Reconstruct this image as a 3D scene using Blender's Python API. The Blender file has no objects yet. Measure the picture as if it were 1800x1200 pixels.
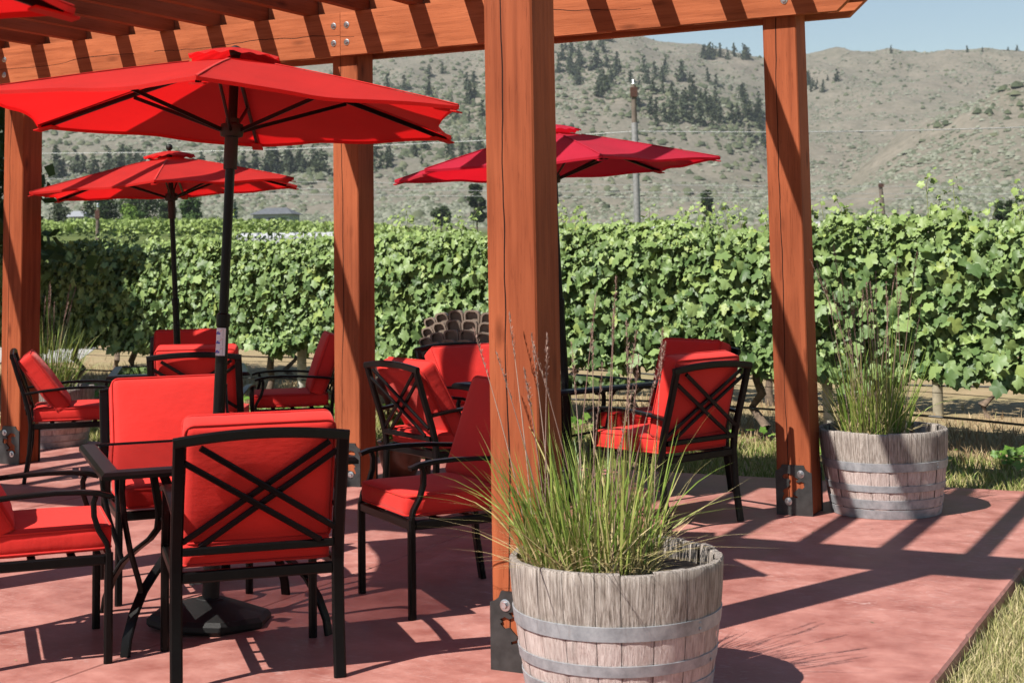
import bpy, math, random
import numpy as np
from mathutils import Vector, Matrix, noise as mnoise
from mathutils.geometry import tessellate_polygon

random.seed(7)
rng = np.random.default_rng(7)
R = math.radians
scene = bpy.context.scene
col = scene.collection

# ------------------------------------------------------------------ camera
FPX, PITCH, ROLL, CY, H = 2613.98, .0908, .0166, 214.14, 1.45
cp, sp, cr, sr = math.cos(PITCH), math.sin(PITCH), math.cos(ROLL), math.sin(ROLL)
F0 = np.array([0, cp, sp]); U0 = np.array([0, -sp, cp]); R0 = np.array([1., 0, 0])
RC = cr * R0 - sr * U0; UC = sr * R0 + cr * U0
cam_d = bpy.data.cameras.new('camera'); cam = bpy.data.objects.new('camera', cam_d); col.objects.link(cam)
cam_d.sensor_width = 36; cam_d.lens = FPX / 1800 * 36; cam_d.shift_y = -(600 - CY) / 1800
cam_d.clip_end = 4000; cam_d.clip_start = .05
cam.matrix_world = Matrix(((RC[0], UC[0], -F0[0], 0), (RC[1], UC[1], -F0[1], 0), (RC[2], UC[2], -F0[2], H), (0, 0, 0, 1)))
scene.camera = cam
cam_d.dof.use_dof = True; cam_d.dof.focus_distance = 7.; cam_d.dof.aperture_fstop = 7.1

# ------------------------------------------------------------------ light
SUNX, SUNY = .653, .553            # horizontal travel of light per metre of drop
world = bpy.data.worlds.new('World'); scene.world = world; world.use_nodes = True
wn = world.node_tree
sky = wn.nodes.new('ShaderNodeTexSky'); sky.sky_type = 'NISHITA'; sky.sun_disc = False
EL = math.atan2(1, math.hypot(SUNX, SUNY))
sky.sun_elevation = EL; sky.sun_rotation = math.atan2(-SUNX, -SUNY) % (2 * math.pi)
sky.altitude = 0; sky.air_density = 1.2; sky.dust_density = .0; sky.ozone_density = 1.0
bg = wn.nodes['Background']; bg.inputs['Strength'].default_value = .057
wn.links.new(sky.outputs[0], bg.inputs['Color'])
sun_d = bpy.data.lights.new('sun', 'SUN'); sun_d.energy = 5.0; sun_d.angle = R(.53); sun_d.color = (1, .955, .88)
sun = bpy.data.objects.new('sun', sun_d); col.objects.link(sun); sun.location = (-8, -8, 20)
sun.rotation_euler = Vector((SUNX, SUNY, -1)).to_track_quat('-Z', 'Y').to_euler()
scene.view_settings.view_transform = 'Standard'; scene.view_settings.look = 'None'
scene.view_settings.exposure = .88; scene.view_settings.gamma = 1
scene.cycles.max_bounces = 8; scene.cycles.diffuse_bounces = 1; scene.cycles.transparent_max_bounces = 12
scene.cycles.caustics_reflective = False; scene.cycles.caustics_refractive = False

# ------------------------------------------------------------------ helpers
def ray(u, v): return F0 + RC * (u - 900) / FPX - UC * (v - CY) / FPX
def hit(u, v, z=0.):
    d = ray(u, v); t = (z - H) / d[2]; return np.array([0, 0, H]) + t * d
def at(u, v, Y):
    d = ray(u, v); return np.array([0, 0, H]) + d * Y / d[1]
PSI = -.4707
D1 = np.array([math.cos(PSI), math.sin(PSI)]); D2 = np.array([-D1[1], D1[0]])
P4 = np.array([1.622, 8.373])
def loc2w(x, y): return P4 + D1 * x + D2 * y

class MB:
    def __init__(s): s.v = []; s.f = []; s.n = 0
    def add(s, v, f):
        b = s.n
        s.v.extend([tuple(map(float, q)) for q in v]); s.n += len(v)
        s.f.extend([tuple(i + b for i in q) for q in f]); return s
    def box(s, x0, x1, y0, y1, z0, z1, c=0.):
        if not c:
            v = [(x, y, z) for z in (z0, z1) for y in (y0, y1) for x in (x0, x1)]
            return s.add(v, [(0, 2, 3, 1), (4, 5, 7, 6), (0, 1, 5, 4), (2, 6, 7, 3), (0, 4, 6, 2), (1, 3, 7, 5)])
        # chamfer on all edges: 24 verts
        v = []; idx = {}
        for a in range(3):
            for sx in (0, 1):
                for sy in (0, 1):
                    for sz in (0, 1):
                        p = [(x0 + c, x1 - c)[sx], (y0 + c, y1 - c)[sy], (z0 + c, z1 - c)[sz]]
                        e = ((x0, x1), (y0, y1), (z0, z1))
                        p[a] = e[a][(sx, sy, sz)[a]]
                        idx[a, sx, sy, sz] = len(v); v.append(p)
        f = []
        for a in range(3):
            b, c2 = [(1, 2), (2, 0), (0, 1)][a]
            for t in (0, 1):
                q = []
                for (m, n) in ((0, 0), (1, 0), (1, 1), (0, 1)):
                    k = [0, 0, 0]; k[a] = t; k[b] = m; k[c2] = n; q.append(idx[(a, *k)])
                f.append(tuple(q if t else q[::-1]))
        for a in range(3):      # edges along axis a
            b, c2 = [(1, 2), (2, 0), (0, 1)][a]
            for m in (0, 1):
                for n in (0, 1):
                    k0 = [0, 0, 0]; k0[b] = m; k0[c2] = n; k1 = list(k0); k1[a] = 1
                    q = (idx[(b, *k0)], idx[(b, *k1)], idx[(c2, *k1)], idx[(c2, *k0)])
                    f.append(q if (m ^ n) else q[::-1])
        for k in [(i, j, l) for i in (0, 1) for j in (0, 1) for l in (0, 1)]:
            q = (idx[(0, *k)], idx[(1, *k)], idx[(2, *k)]); f.append(q if sum(k) % 2 else q[::-1])
        return s.add(v, f)
    def sweep(s, path, w, t, side, c=.25, closed=False):
        """bar of width w (along `side`) and thickness t along a path"""
        P = [np.array(p, float) for p in path]; n = len(P); side = np.array(side, float)
        k = c * min(w, t); a, b = w / 2, t / 2
        sec = [(-a + k, -b), (a - k, -b), (a, -b + k), (a, b - k), (a - k, b), (-a + k, b), (-a, b - k), (-a, -b + k)]
        v = []
        for i in range(n):
            d = P[min(i + 1, n - 1)] - P[max(i - 1, 0)]; d /= np.linalg.norm(d) + 1e-12
            sd = side - d * (side @ d); sd /= np.linalg.norm(sd) + 1e-12; up = np.cross(d, sd)
            m = 1.
            if 0 < i < n - 1:
                d0 = P[i] - P[i - 1]; d0 /= np.linalg.norm(d0) + 1e-12; m = 1 / max(.6, abs(d0 @ d))
            v += [P[i] + sd * x + up * y * m for x, y in sec]
        f = [(i * 8 + j, i * 8 + (j + 1) % 8, i * 8 + 8 + (j + 1) % 8, i * 8 + 8 + j) for i in range(n - 1) for j in range(8)]
        f += [tuple(range(7, -1, -1)), tuple((n - 1) * 8 + j for j in range(8))]
        return s.add(v, f)
    def tube(s, path, r, n=8, closed=False, cap=True):
        P = [np.array(p, float) for p in path]; m = len(P)
        rr = r if hasattr(r, '__len__') else [r] * m
        up = np.array([0, 0, 1.]); v = []
        for i in range(m):
            d = (P[(i + 1) % m] - P[i - 1]) if closed else P[min(i + 1, m - 1)] - P[max(i - 1, 0)]
            d /= np.linalg.norm(d) + 1e-12
            a = np.cross(d, up if abs(d[2]) < .95 else np.array([1., 0, 0])); a /= np.linalg.norm(a); b = np.cross(a, d)
            v += [P[i] + rr[i] * (a * math.cos(2 * math.pi * j / n) + b * math.sin(2 * math.pi * j / n)) for j in range(n)]
        f = []
        for i in range(m if closed else m - 1):
            q = (i + 1) % m
            f += [(i * n + j, q * n + j, q * n + (j + 1) % n, i * n + (j + 1) % n) for j in range(n)]
        if cap and not closed: f += [tuple(range(n)), tuple((m - 1) * n + j for j in range(n - 1, -1, -1))]
        return s.add(v, f)
    def lathe(s, prof, n=24, c=(0, 0, 0), capb=True, capt=True, ph=0.):
        v = [(c[0] + r * math.cos(ph + 2 * math.pi * j / n), c[1] + r * math.sin(ph + 2 * math.pi * j / n), c[2] + z) for r, z in prof for j in range(n)]
        f = [(i * n + j, i * n + (j + 1) % n, i * n + n + (j + 1) % n, i * n + n + j) for i in range(len(prof) - 1) for j in range(n)]
        if capb: f.append(tuple(range(n - 1, -1, -1)))
        if capt: f.append(tuple((len(prof) - 1) * n + j for j in range(n)))
        return s.add(v, f)
    def mesh(s, name):
        me = bpy.data.meshes.new(name); me.from_pydata(s.v, [], s.f); return me
    def build(s, name, m, parent=None, smooth=False, loc=None):
        me = s.mesh(name); return mk(name, me, m, parent, smooth, loc)

def mk(name, me, m, parent=None, smooth=False, loc=None):
    if m and not me.materials: me.materials.append(m)
    if smooth:
        me.polygons.foreach_set('use_smooth', [True] * len(me.polygons))
        try: me.set_sharp_from_angle(angle=R(smooth if smooth is not True else 50))
        except Exception: pass
    o = bpy.data.objects.new(name, me); col.objects.link(o)
    if parent: o.parent = parent
    if loc is not None: o.location = tuple(loc)
    return o
def npmesh(name, V, F):
    """fast mesh from numpy arrays: F is (n,3) or (n,4)"""
    me = bpy.data.meshes.new(name); V = np.asarray(V, np.float32); F = np.asarray(F, np.int32)
    me.vertices.add(len(V)); me.vertices.foreach_set('co', V.ravel())
    k = F.shape[1]; me.loops.add(F.size); me.loops.foreach_set('vertex_index', F.ravel())
    me.polygons.add(len(F)); me.polygons.foreach_set('loop_start', np.arange(0, F.size, k, dtype=np.int32))
    me.update(calc_edges=True); me.validate(); return me
def tag(o, label=None, cat=None, group=None, kind=None):
    if label: o['label'] = label
    if cat: o['category'] = cat
    if group: o['group'] = group
    if kind: o['kind'] = kind
    return o
def empty(name, loc=(0, 0, 0), rz=0.):
    o = bpy.data.objects.new(name, None); col.objects.link(o); o.location = tuple(loc); o.rotation_euler = (0, 0, rz)
    o.empty_display_size = .1; return o
def copy_tree(o, parent=None):
    c = o.copy(); col.objects.link(c)
    if parent: c.parent = parent
    for ch in KIDS(o): copy_tree(ch, c)
    return c
def KIDS(o): return [q for q in o.children]

# ------------------------------------------------------------------ materials
def newmat(name):
    m = bpy.data.materials.new(name); m.use_nodes = True; nt = m.node_tree
    return m, nt, nt.nodes['Principled BSDF']
def nd(nt, typ, ins=None, **pr):
    n = nt.nodes.new('ShaderNode' + typ)
    for k, v in pr.items(): setattr(n, k, v)
    for k, v in (ins or {}).items():
        if hasattr(v, 'is_linked') or hasattr(v, 'links'): nt.links.new(v, n.inputs[k])
        else: n.inputs[k].default_value = v
    return n
def math_(nt, op, a, b=0., c=0., clamp=False): return nd(nt, 'Math', {0: a, 1: b, 2: c}, operation=op, use_clamp=clamp).outputs[0]
def c4(c): return (c[0], c[1], c[2], 1)
def mix(nt, f, a, b, mode='MIX'):
    n = nt.nodes.new('ShaderNodeMix'); n.data_type = 'RGBA'; n.blend_type = mode
    for i, v in ((0, f), (6, a), (7, b)):
        if hasattr(v, 'links'): nt.links.new(v, n.inputs[i])
        else: n.inputs[i].default_value = v if i == 0 else (c4(v) if len(v) == 3 else v)
    return n.outputs[2]
def ramp(nt, f, stops):
    n = nt.nodes.new('ShaderNodeValToRGB'); nt.links.new(f, n.inputs[0]); e = n.color_ramp.elements
    while len(e) < len(stops): e.new(.5)
    for q, (p, c) in zip(e, stops): q.position = p; q.color = c4(c) if hasattr(c, '__len__') else (c, c, c, 1)
    return n.outputs[0]
def coords(nt, scale=(1, 1, 1), out='Object', loc=(0, 0, 0)):
    tc = nd(nt, 'TexCoord'); mp = nd(nt, 'Mapping', {'Vector': tc.outputs[out], 'Scale': scale, 'Location': loc}); return mp.outputs[0]
def noise(nt, vec, scale, detail=4, rough=.55, out=0): return nd(nt, 'TexNoise', {'Vector': vec, 'Scale': scale, 'Detail': detail, 'Roughness': rough}).outputs[out]
def bump(nt, bs, h, strength=.3, dist=.01):
    b = nd(nt, 'Bump', {'Height': h, 'Strength': strength, 'Distance': dist}); nt.links.new(b.outputs[0], bs.inputs['Normal']); return b
def simple(name, c, rough=.6, metal=0., spec=.5, var=.25, nscale=8., bstr=.0):
    m, nt, bs = newmat(name); v = coords(nt); n = noise(nt, v, nscale)
    lo = [x * (1 - var) for x in c]; hi = [min(1, x * (1 + var)) for x in c]
    nt.links.new(ramp(nt, n, [(.3, lo), (.7, hi)]), bs.inputs['Base Color'])
    bs.inputs['Roughness'].default_value = rough; bs.inputs['Metallic'].default_value = metal
    bs.inputs['Specular IOR Level'].default_value = spec
    if bstr: bump(nt, bs, noise(nt, v, nscale * 6), bstr, .004)
    return m
def islands(name, stops, rough=.6, trans=0., tcol=None, spec=.4, gl=None):
    """colour by random per island, optional translucency"""
    m, nt, bs = newmat(name); g = nd(nt, 'NewGeometry'); oi = nd(nt, 'ObjectInfo')
    r = math_(nt, 'FRACT', math_(nt, 'ADD', g.outputs['Random Per Island'], oi.outputs['Random']))
    c = ramp(nt, r, stops); nt.links.new(c, bs.inputs['Base Color'])
    bs.inputs['Roughness'].default_value = rough; bs.inputs['Specular IOR Level'].default_value = spec
    if trans:
        t = nd(nt, 'BsdfTranslucent'); nt.links.new(mix(nt, .55, c, tcol), t.inputs[0])
        ms = nd(nt, 'MixShader', {0: trans}); nt.links.new(bs.outputs[0], ms.inputs[1]); nt.links.new(t.outputs[0], ms.inputs[2])
        nt.links.new(ms.outputs[0], nt.nodes['Material Output'].inputs[0])
    return m
def wood(name, axis, lo, hi, crack=None, cax=0, cpos=0.):
    """stained rough-sawn timber, grain along axis (0 x, 1 y, 2 z)"""
    m, nt, bs = newmat(name)
    sc = [26., 26., 26.]; sc[axis] = 1.1
    oi = nd(nt, 'ObjectInfo'); tc = nd(nt, 'TexCoord')
    off = nd(nt, 'VectorMath', {0: tc.outputs['Object'], 1: oi.outputs['Random']}, operation='ADD').outputs[0]
    v = nd(nt, 'Mapping', {'Vector': off, 'Scale': sc}).outputs[0]
    g = noise(nt, v, 1.3, 8, .62); g2 = noise(nt, v, 6., 3, .6)
    s2 = [2.2] * 3; s2[axis] = .7
    big = noise(nt, nd(nt, 'Mapping', {'Vector': off, 'Scale': s2}).outputs[0], 1.5, 3)
    c = ramp(nt, g, [(.30, [x * .62 for x in lo]), (.5, [(x + y) / 2 for x, y in zip(lo, hi)]), (.70, [x * 1.08 for x in hi])])
    c = mix(nt, math_(nt, 'MULTIPLY', oi.outputs['Random'], .40), c, mix(nt, .0, [min(1, x) for x in (.37, .125, .06)], lo))
    c = mix(nt, .45, c, ramp(nt, big, [(.3, [x * .6 for x in lo]), (.7, [min(1, x * 1.2) for x in hi])]))
    c = mix(nt, math_(nt, 'MULTIPLY', math_(nt, 'GREATER_THAN', g2, .62), .34), c, [x * .45 for x in lo])
    s3 = [7.] * 3; s3[axis] = 2.2
    vo = nd(nt, 'TexVoronoi', {'Vector': nd(nt, 'Mapping', {'Vector': off, 'Scale': s3}).outputs[0], 'Scale': 1., 'Randomness': 1.}).outputs['Distance']
    kn = math_(nt, 'SMOOTH_MIN', 1, math_(nt, 'SUBTRACT', 1, math_(nt, 'DIVIDE', vo, .17), clamp=True), .1)
    c = mix(nt, math_(nt, 'MULTIPLY', math_(nt, 'MAXIMUM', kn, 0), .9), c, [x * .3 for x in lo])
    hgt = math_(nt, 'ADD', g, math_(nt, 'MULTIPLY', g2, .4))
    if crack is not None:
        sep = nd(nt, 'SeparateXYZ', {0: tc.outputs['Object']})
        al = sep.outputs[axis]; ac = sep.outputs[cax]
        w1 = nd(nt, 'TexNoise', {'W': math_(nt, 'ADD', math_(nt, 'MULTIPLY', al, .9), math_(nt, 'MULTIPLY', oi.outputs['Random'], 40)), 'Scale': 1., 'Detail': 4.}, noise_dimensions='1D').outputs[0]
        pos = math_(nt, 'ADD', math_(nt, 'MULTIPLY', math_(nt, 'SUBTRACT', w1, .5), crack), cpos)
        d = math_(nt, 'ABSOLUTE', math_(nt, 'SUBTRACT', ac, pos))
        wd = math_(nt, 'MULTIPLY', math_(nt, 'ADD', w1, .1), .0042 if cax != 2 else .0034)
        k = math_(nt, 'LESS_THAN', d, wd)
        if cax == 2:
            br = nd(nt, 'TexNoise', {'W': math_(nt, 'ADD', math_(nt, 'MULTIPLY', al, .55), 3.7), 'Scale': 1., 'Detail': 1.}, noise_dimensions='1D').outputs[0]
            k = math_(nt, 'MULTIPLY', k, math_(nt, 'GREATER_THAN', br, .47))
        c = mix(nt, k, c, (.012, .004, .003)); hgt = math_(nt, 'SUBTRACT', hgt, math_(nt, 'MULTIPLY', k, 2.))
    nt.links.new(c, bs.inputs['Base Color']); bs.inputs['Roughness'].default_value = .7; bs.inputs['Specular IOR Level'].default_value = .12
    bump(nt, bs, hgt, .5, .005)
    return m

WLO, WHI = (.19, .036, .012), (.335, .090, .036)
M = {}
M['post'] = wood('post_timber', 2, WLO, WHI, .05, 0, -.125)
M['beam'] = wood('beam_timber', 0, (.26, .058, .019), (.42, .13, .055), .12, 2, 2.93)
M['rafter'] = wood('rafter_timber', 1, WLO, WHI)
M['steel_dark'] = simple('dark_plate', (.05, .05, .05), .45, .6, .5, .3, 20, .05)
M['bolt'] = simple('zinc_bolt', (.55, .56, .57), .32, 1., .5, .1, 40)
M['metal'] = simple('black_bronze_metal', (.003, .0027, .0027), .34, .0, .16, .2, 30, .03)
M['plastic'] = simple('black_resin', (.009, .009, .009), .55, 0, .3, .2, 60, .25)

def fabric(name, c, trans=0., rough=.8, sheen=.15):
    m, nt, bs = newmat(name); v = coords(nt)
    n = noise(nt, v, 5, 4)
    base = ramp(nt, n, [(.3, [x * .84 for x in c]), (.7, c)])
    w = nd(nt, 'TexNoise', {'Vector': coords(nt, (900, 900, 900)), 'Scale': .7, 'Detail': 2.}).outputs[0]
    nt.links.new(base, bs.inputs['Base Color']); bs.inputs['Roughness'].default_value = rough; bs.inputs['Specular IOR Level'].default_value = .25
    bs.inputs['Sheen Weight'].default_value = sheen; bs.inputs['Sheen Roughness'].default_value = .5
    bs.inputs['Sheen Tint'].default_value = (1, .45, .4, 1)
    h = math_(nt, 'ADD', math_(nt, 'MULTIPLY', w, .12), math_(nt, 'ADD', noise(nt, v, 22, 4), math_(nt, 'MULTIPLY', noise(nt, coords(nt, (1, 3, 1)), 9, 5, .6), 1.6)))
    bump(nt, bs, h, .2, .006)
    if trans:
        t = nd(nt, 'BsdfTranslucent'); nt.links.new(mix(nt, .7, base, (.80, .004, .008)), t.inputs[0])
        ms = nd(nt, 'MixShader', {0: trans}); nt.links.new(bs.outputs[0], ms.inputs[1]); nt.links.new(t.outputs[0], ms.inputs[2])
        nt.links.new(ms.outputs[0], nt.nodes['Material Output'].inputs[0])
    return m
M['cushion'] = fabric('red_cushion_cloth', (.62, .024, .018), 0., .8, .2)
M['piping'] = fabric('red_piping_cloth', (.50, .018, .014))
M['canopy'] = fabric('red_canopy_cloth', (.64, .026, .022), .5, .75, .1)
M['canopy3'] = fabric('crimson_canopy_cloth', (.56, .016, .050), .46, .75, .1)

def mk_glass():
    m, nt, bs = newmat('tinted_glass'); nt.nodes.remove(bs)
    t = nd(nt, 'BsdfTransparent', {0: (.62, .52, .53, 1)}); g = nd(nt, 'BsdfGlossy', {'Roughness': .02, 'Color': (1, 1, 1, 1)})
    fr = nd(nt, 'Fresnel', {0: 1.5}); ms = nd(nt, 'MixShader', {0: fr.outputs[0], 1: t.outputs[0], 2: g.outputs[0]})
    nt.links.new(ms.outputs[0], nt.nodes['Material Output'].inputs[0]); return m
M['glass'] = mk_glass()

def mk_concrete():
    m, nt, bs = newmat('red_stamped_concrete'); v = coords(nt, out='Object')
    n1 = noise(nt, v, .8, 6); n2 = noise(nt, v, 5, 8, .65); n3 = nd(nt, 'TexNoise', {'Vector': coords(nt, (1, 2.4, 1)), 'Scale': 13., 'Detail': 7., 'Roughness': .72, 'Distortion': 1.6}).outputs[0]
    c = ramp(nt, n1, [(.3, (.25, .078, .060)), (.7, (.40, .16, .13))])
    c = mix(nt, .55, c, ramp(nt, n2, [(.3, (.19, .052, .040)), (.68, (.50, .25, .21))]))
    ef = math_(nt, 'MULTIPLY', math_(nt, 'MULTIPLY', math_(nt, 'SUBTRACT', n3, .53, clamp=True), 4.2, clamp=True), ramp(nt, noise(nt, v, 1.4, 5), [(.42, .12), (.68, 1.)]))
    c = mix(nt, ef, c, (.54, .38, .35))
    st = math_(nt, 'MULTIPLY', math_(nt, 'SUBTRACT', noise(nt, v, 2.1, 7, .7), .50, clamp=True), 4., clamp=True)
    c = mix(nt, math_(nt, 'MULTIPLY', st, .5), c, (.16, .05, .042))
    nt.links.new(c, bs.inputs['Base Color'])
    nt.links.new(ramp(nt, n2, [(.3, .42), (.7, .68)]), bs.inputs['Roughness']); bs.inputs['Specular IOR Level'].default_value = .35
    bump(nt, bs, math_(nt, 'ADD', n2, math_(nt, 'MULTIPLY', n3, .6)), .25, .012); return m
M['concrete'] = mk_concrete()
M['joint'] = simple('joint_grit', (.12, .05, .04), .9)

def mk_ground():
    m, nt, bs = newmat('dry_ground'); v = coords(nt)
    n1 = noise(nt, v, .6, 6); n2 = noise(nt, v, 6, 8, .7); n3 = noise(nt, v, .02, 6)
    c = ramp(nt, n1, [(.35, (.30, .22, .12)), (.65, (.20, .19, .075))])
    c = mix(nt, .5, c, ramp(nt, n2, [(.3, (.16, .11, .068)), (.7, (.42, .31, .20))]))
    # farther out: sage and bunch grass slopes
    geo = nd(nt, 'NewGeometry'); sep = nd(nt, 'SeparateXYZ', {0: geo.outputs['Position']})
    far = nd(nt, 'MapRange', {0: sep.outputs[1], 1: 230., 2: 330.}).outputs[0]
    h1 = noise(nt, v, .012, 8, .6); h2 = noise(nt, v, .09, 8, .72); h3 = noise(nt, v, .5, 5, .7)
    hc = ramp(nt, h1, [(.34, (.19, .152, .122)), (.5, (.155, .136, .107)), (.64, (.118, .116, .087))])
    hc = mix(nt, .6, hc, ramp(nt, h2, [(.32, (.075, .070, .052)), (.5, (.155, .135, .108)), (.68, (.245, .204, .168))]))
    hc = mix(nt, .45, hc, ramp(nt, h3, [(.32, (.065, .072, .048)), (.68, (.215, .195, .155))]))
    sl = nd(nt, 'SeparateXYZ', {0: geo.outputs['Normal']})
    fld = nd(nt, 'MapRange', {0: sep.outputs[1], 1: 30., 2: 42.}).outputs[0]
    c = mix(nt, fld, c, ramp(nt, noise(nt, coords(nt, (.03, .4, .1)), 1, 5), [(.3, (.045, .07, .018)), (.7, (.11, .13, .04))]))
    nt.links.new(mix(nt, far, c, hc), bs.inputs['Base Color']); bs.inputs['Roughness'].default_value = .95
    bs.inputs['Specular IOR Level'].default_value = .1
    bump(nt, bs, n2, .4, .05); return m
M['ground'] = mk_ground()

# ------------------------------------------------------------------ terrain
def yh(u): return 452.1 - .0166 * (u - 904)
UC_ = np.array([-900, 0, 400, 800, 1100, 1180, 1240, 1340, 1420, 1500, 1600, 1700, 1800, 2600])
ROWS = [(42, None), (60, [428, 428, 428, 436] + [438] * 10), (100, [412, 412, 412, 424] + [428] * 10), (150, [403, 403, 403, 416] + [420] * 10), (250, [396, 396, 397, 408] + [412] * 10), (330, [388, 388, 390, 397] + [400] * 10),
  (470, [300, 302, 306, 312, 314, 318, 322, 330, 338, 312, 246, 198, 158, 40]),
  (540, [262, 265, 270, 272, 270, 276, 282, 292, 322, 316, 262, 216, 178, 70]),
  (660, [190, 195, 200, 182, 156, 168, 180, 212, 252, 258, 248, 226, 190, 80]),
  (730, [184, 188, 194, 178, 158, 172, 190, 226, 262, 262, 244, 222, 186, 90]),
  (900, [70, 74, 78, 84, 82, 104, 122, 138, 150, 150, 150, 148, 140, 80]),
  (1040, [20, 0, -10, 20, 52, 62, 78, 96, 92, 83, 94, 92, 88, 50]),
  (1300, [60, 40, 30, 60, 100, 110, 120, 140, 140, 130, 140, 140, 140, 100])]
def smooth_t(t): return t * t * (3 - 2 * t)
def terr(x, y):
    x = np.asarray(x, float); y = np.asarray(y, float)
    u = 904 + FPX * x / np.maximum(y, 1.) / cp * 1.0
    z = np.full(x.shape, -.08)
    far = y > 42
    if far.any():
        uu = np.clip(u, -900, 2600); yy = y
        D = [r[0] for r in ROWS]
        zz = np.zeros((len(ROWS),) + x.shape)
        for i, (d, t) in enumerate(ROWS):
            if t is None: zz[i] = -.08
            else:
                px_ = np.interp(uu, UC_, t); zz[i] = H + (yh(uu) - px_) / FPX * d
        res = np.array(zz[-1])
        for i in range(len(D) - 1):
            k = (yy >= D[i]) & (yy < D[i + 1]); t = (yy - D[i]) / (D[i + 1] - D[i])
            res = np.where(k, zz[i] * (1 - t) + zz[i + 1] * t, res)
        z = np.where(far, res, z)
    return z
ys = np.concatenate([[-80, -20, 0, 15, 30, 42, 50, 60, 80, 100, 130, 160, 200, 250, 290], np.arange(310, 1110, 5.), [1130, 1160, 1200, 1300]])
ss = np.linspace(-1, 1, 231)
gx = np.array([[s * (60 + max(y, 0) * .52) for s in ss] for y in ys]); gy = np.repeat(ys[:, None], len(ss), 1)
def nz(x, y):
    p = Vector((x * .011, y * .011, .3))
    return 9 * mnoise.fractal(p, .9, 2.1, 5) + 1.6 * mnoise.noise(Vector((x * .07, y * .05, 1))) - 5 * abs(mnoise.noise(Vector((x * .016 + 4, y * .006, 2))))
gz = terr(gx, gy)
for i_ in np.where(ys > 300)[0]:
    a_ = min(1, (ys[i_] - 300) / 150); gz[i_] += a_ * np.array([nz(x_, ys[i_]) for x_ in gx[i_]])
def gzat(x, y):
    """bilinear height of the built ground"""
    x = np.asarray(x, float); y = np.asarray(y, float)
    r = np.clip(np.searchsorted(ys, y) - 1, 0, len(ys) - 2); fy = np.clip((y - ys[r]) / (ys[r + 1] - ys[r]), 0, 1)
    def rowz(k):
        c = (x / (60 + np.maximum(ys[k], 0) * .52) + 1) / 2 * (len(ss) - 1); c = np.clip(c, 0, len(ss) - 1.001); j = c.astype(int); f = c - j
        return gz[k, j] * (1 - f) + gz[k, j + 1] * f
    return rowz(r) * (1 - fy) + rowz(r + 1) * fy
MARCH = np.arange(300, 1150, 2.)
def hill_hit(u, v):
    d = ray(u, v); d = d / d[1]
    zz = gzat(d[0] * MARCH, MARCH); k = np.where(H + d[2] * MARCH <= zz)[0]
    return None if len(k) == 0 else np.array([d[0] * MARCH[k[0]], MARCH[k[0]], zz[k[0]]])
nr, nc = gx.shape; idx = np.arange(nr * nc).reshape(nr, nc)
GF = np.stack([idx[:-1, :-1], idx[:-1, 1:], idx[1:, 1:], idx[1:, :-1]], -1).reshape(-1, 4)
g = mk('ground', npmesh('ground', np.stack([gx, gy, gz], -1).reshape(-1, 3), GF), M['ground'], smooth=True); tag(g, kind='structure')

# patio: slab panels over a recessed bed; local pergola axes
PAT = empty('patio', (*P4, 0), PSI); tag(PAT, kind='structure')
X0, X1, Y0, Y1 = -14., 1.245, -12., 1.30
MB().box(X0 + .01, X1 - .01, Y0 + .01, Y1 - .01, -.16, -.012).build('slab_bed', M['joint'], PAT)
cx = [X0, -7.2, -4.4, -1.53, X1]; cyy = [Y0, -7.4, -4.55, Y1]
for i in range(4):
    for j in range(3):
        g_ = .004
        if i < 3:
            MB().box(cx[i] + g_, cx[i + 1] - g_, cyy[j] + g_, cyy[j + 1] - (g_ if j < 2 else 0), -.14, 0, .006).build('slab', M['concrete'], PAT); continue
        ye = np.arange(cyy[j] + g_, cyy[j + 1] - .01, .035); ye = np.append(ye, cyy[j + 1] - (g_ if j < 2 else 0)); m_ = len(ye)
        ch = np.array([abs(mnoise.noise(Vector((q * 6, 3, 1)))) * .008 + max(0, mnoise.noise(Vector((q * 17, 9, 1))) - .35) * .035 for q in ye])
        v_ = [(cx[i] + g_, ye[0], 0), (cx[i] + g_, ye[-1], 0)] + [(X1 - .008 - ch[t], ye[t], 0) for t in range(m_)] + [(X1 - ch[t] * .3, ye[t], -.010 - ch[t] * .5) for t in range(m_)] + [(X1, ye[t], -.14) for t in range(m_)] + [(cx[i] + g_, ye[0], -.14), (cx[i] + g_, ye[-1], -.14)]
        f_ = [tuple([0] + [2 + t for t in range(m_)] + [1])]
        for k_ in (0, 1): f_ += [(2 + k_ * m_ + t, 2 + (k_ + 1) * m_ + t, 2 + (k_ + 1) * m_ + t + 1, 2 + k_ * m_ + t + 1) for t in range(m_ - 1)]
        e_ = 2 + 3 * m_
        f_ += [(0, e_, 2 + 2 * m_, 2 + m_, 2), (1, 1 + m_, 1 + 2 * m_, 1 + 3 * m_, e_ + 1), (0, 1, e_ + 1, e_)]
        MB().add(v_, f_).build('slab', M['concrete'], PAT)

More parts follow.
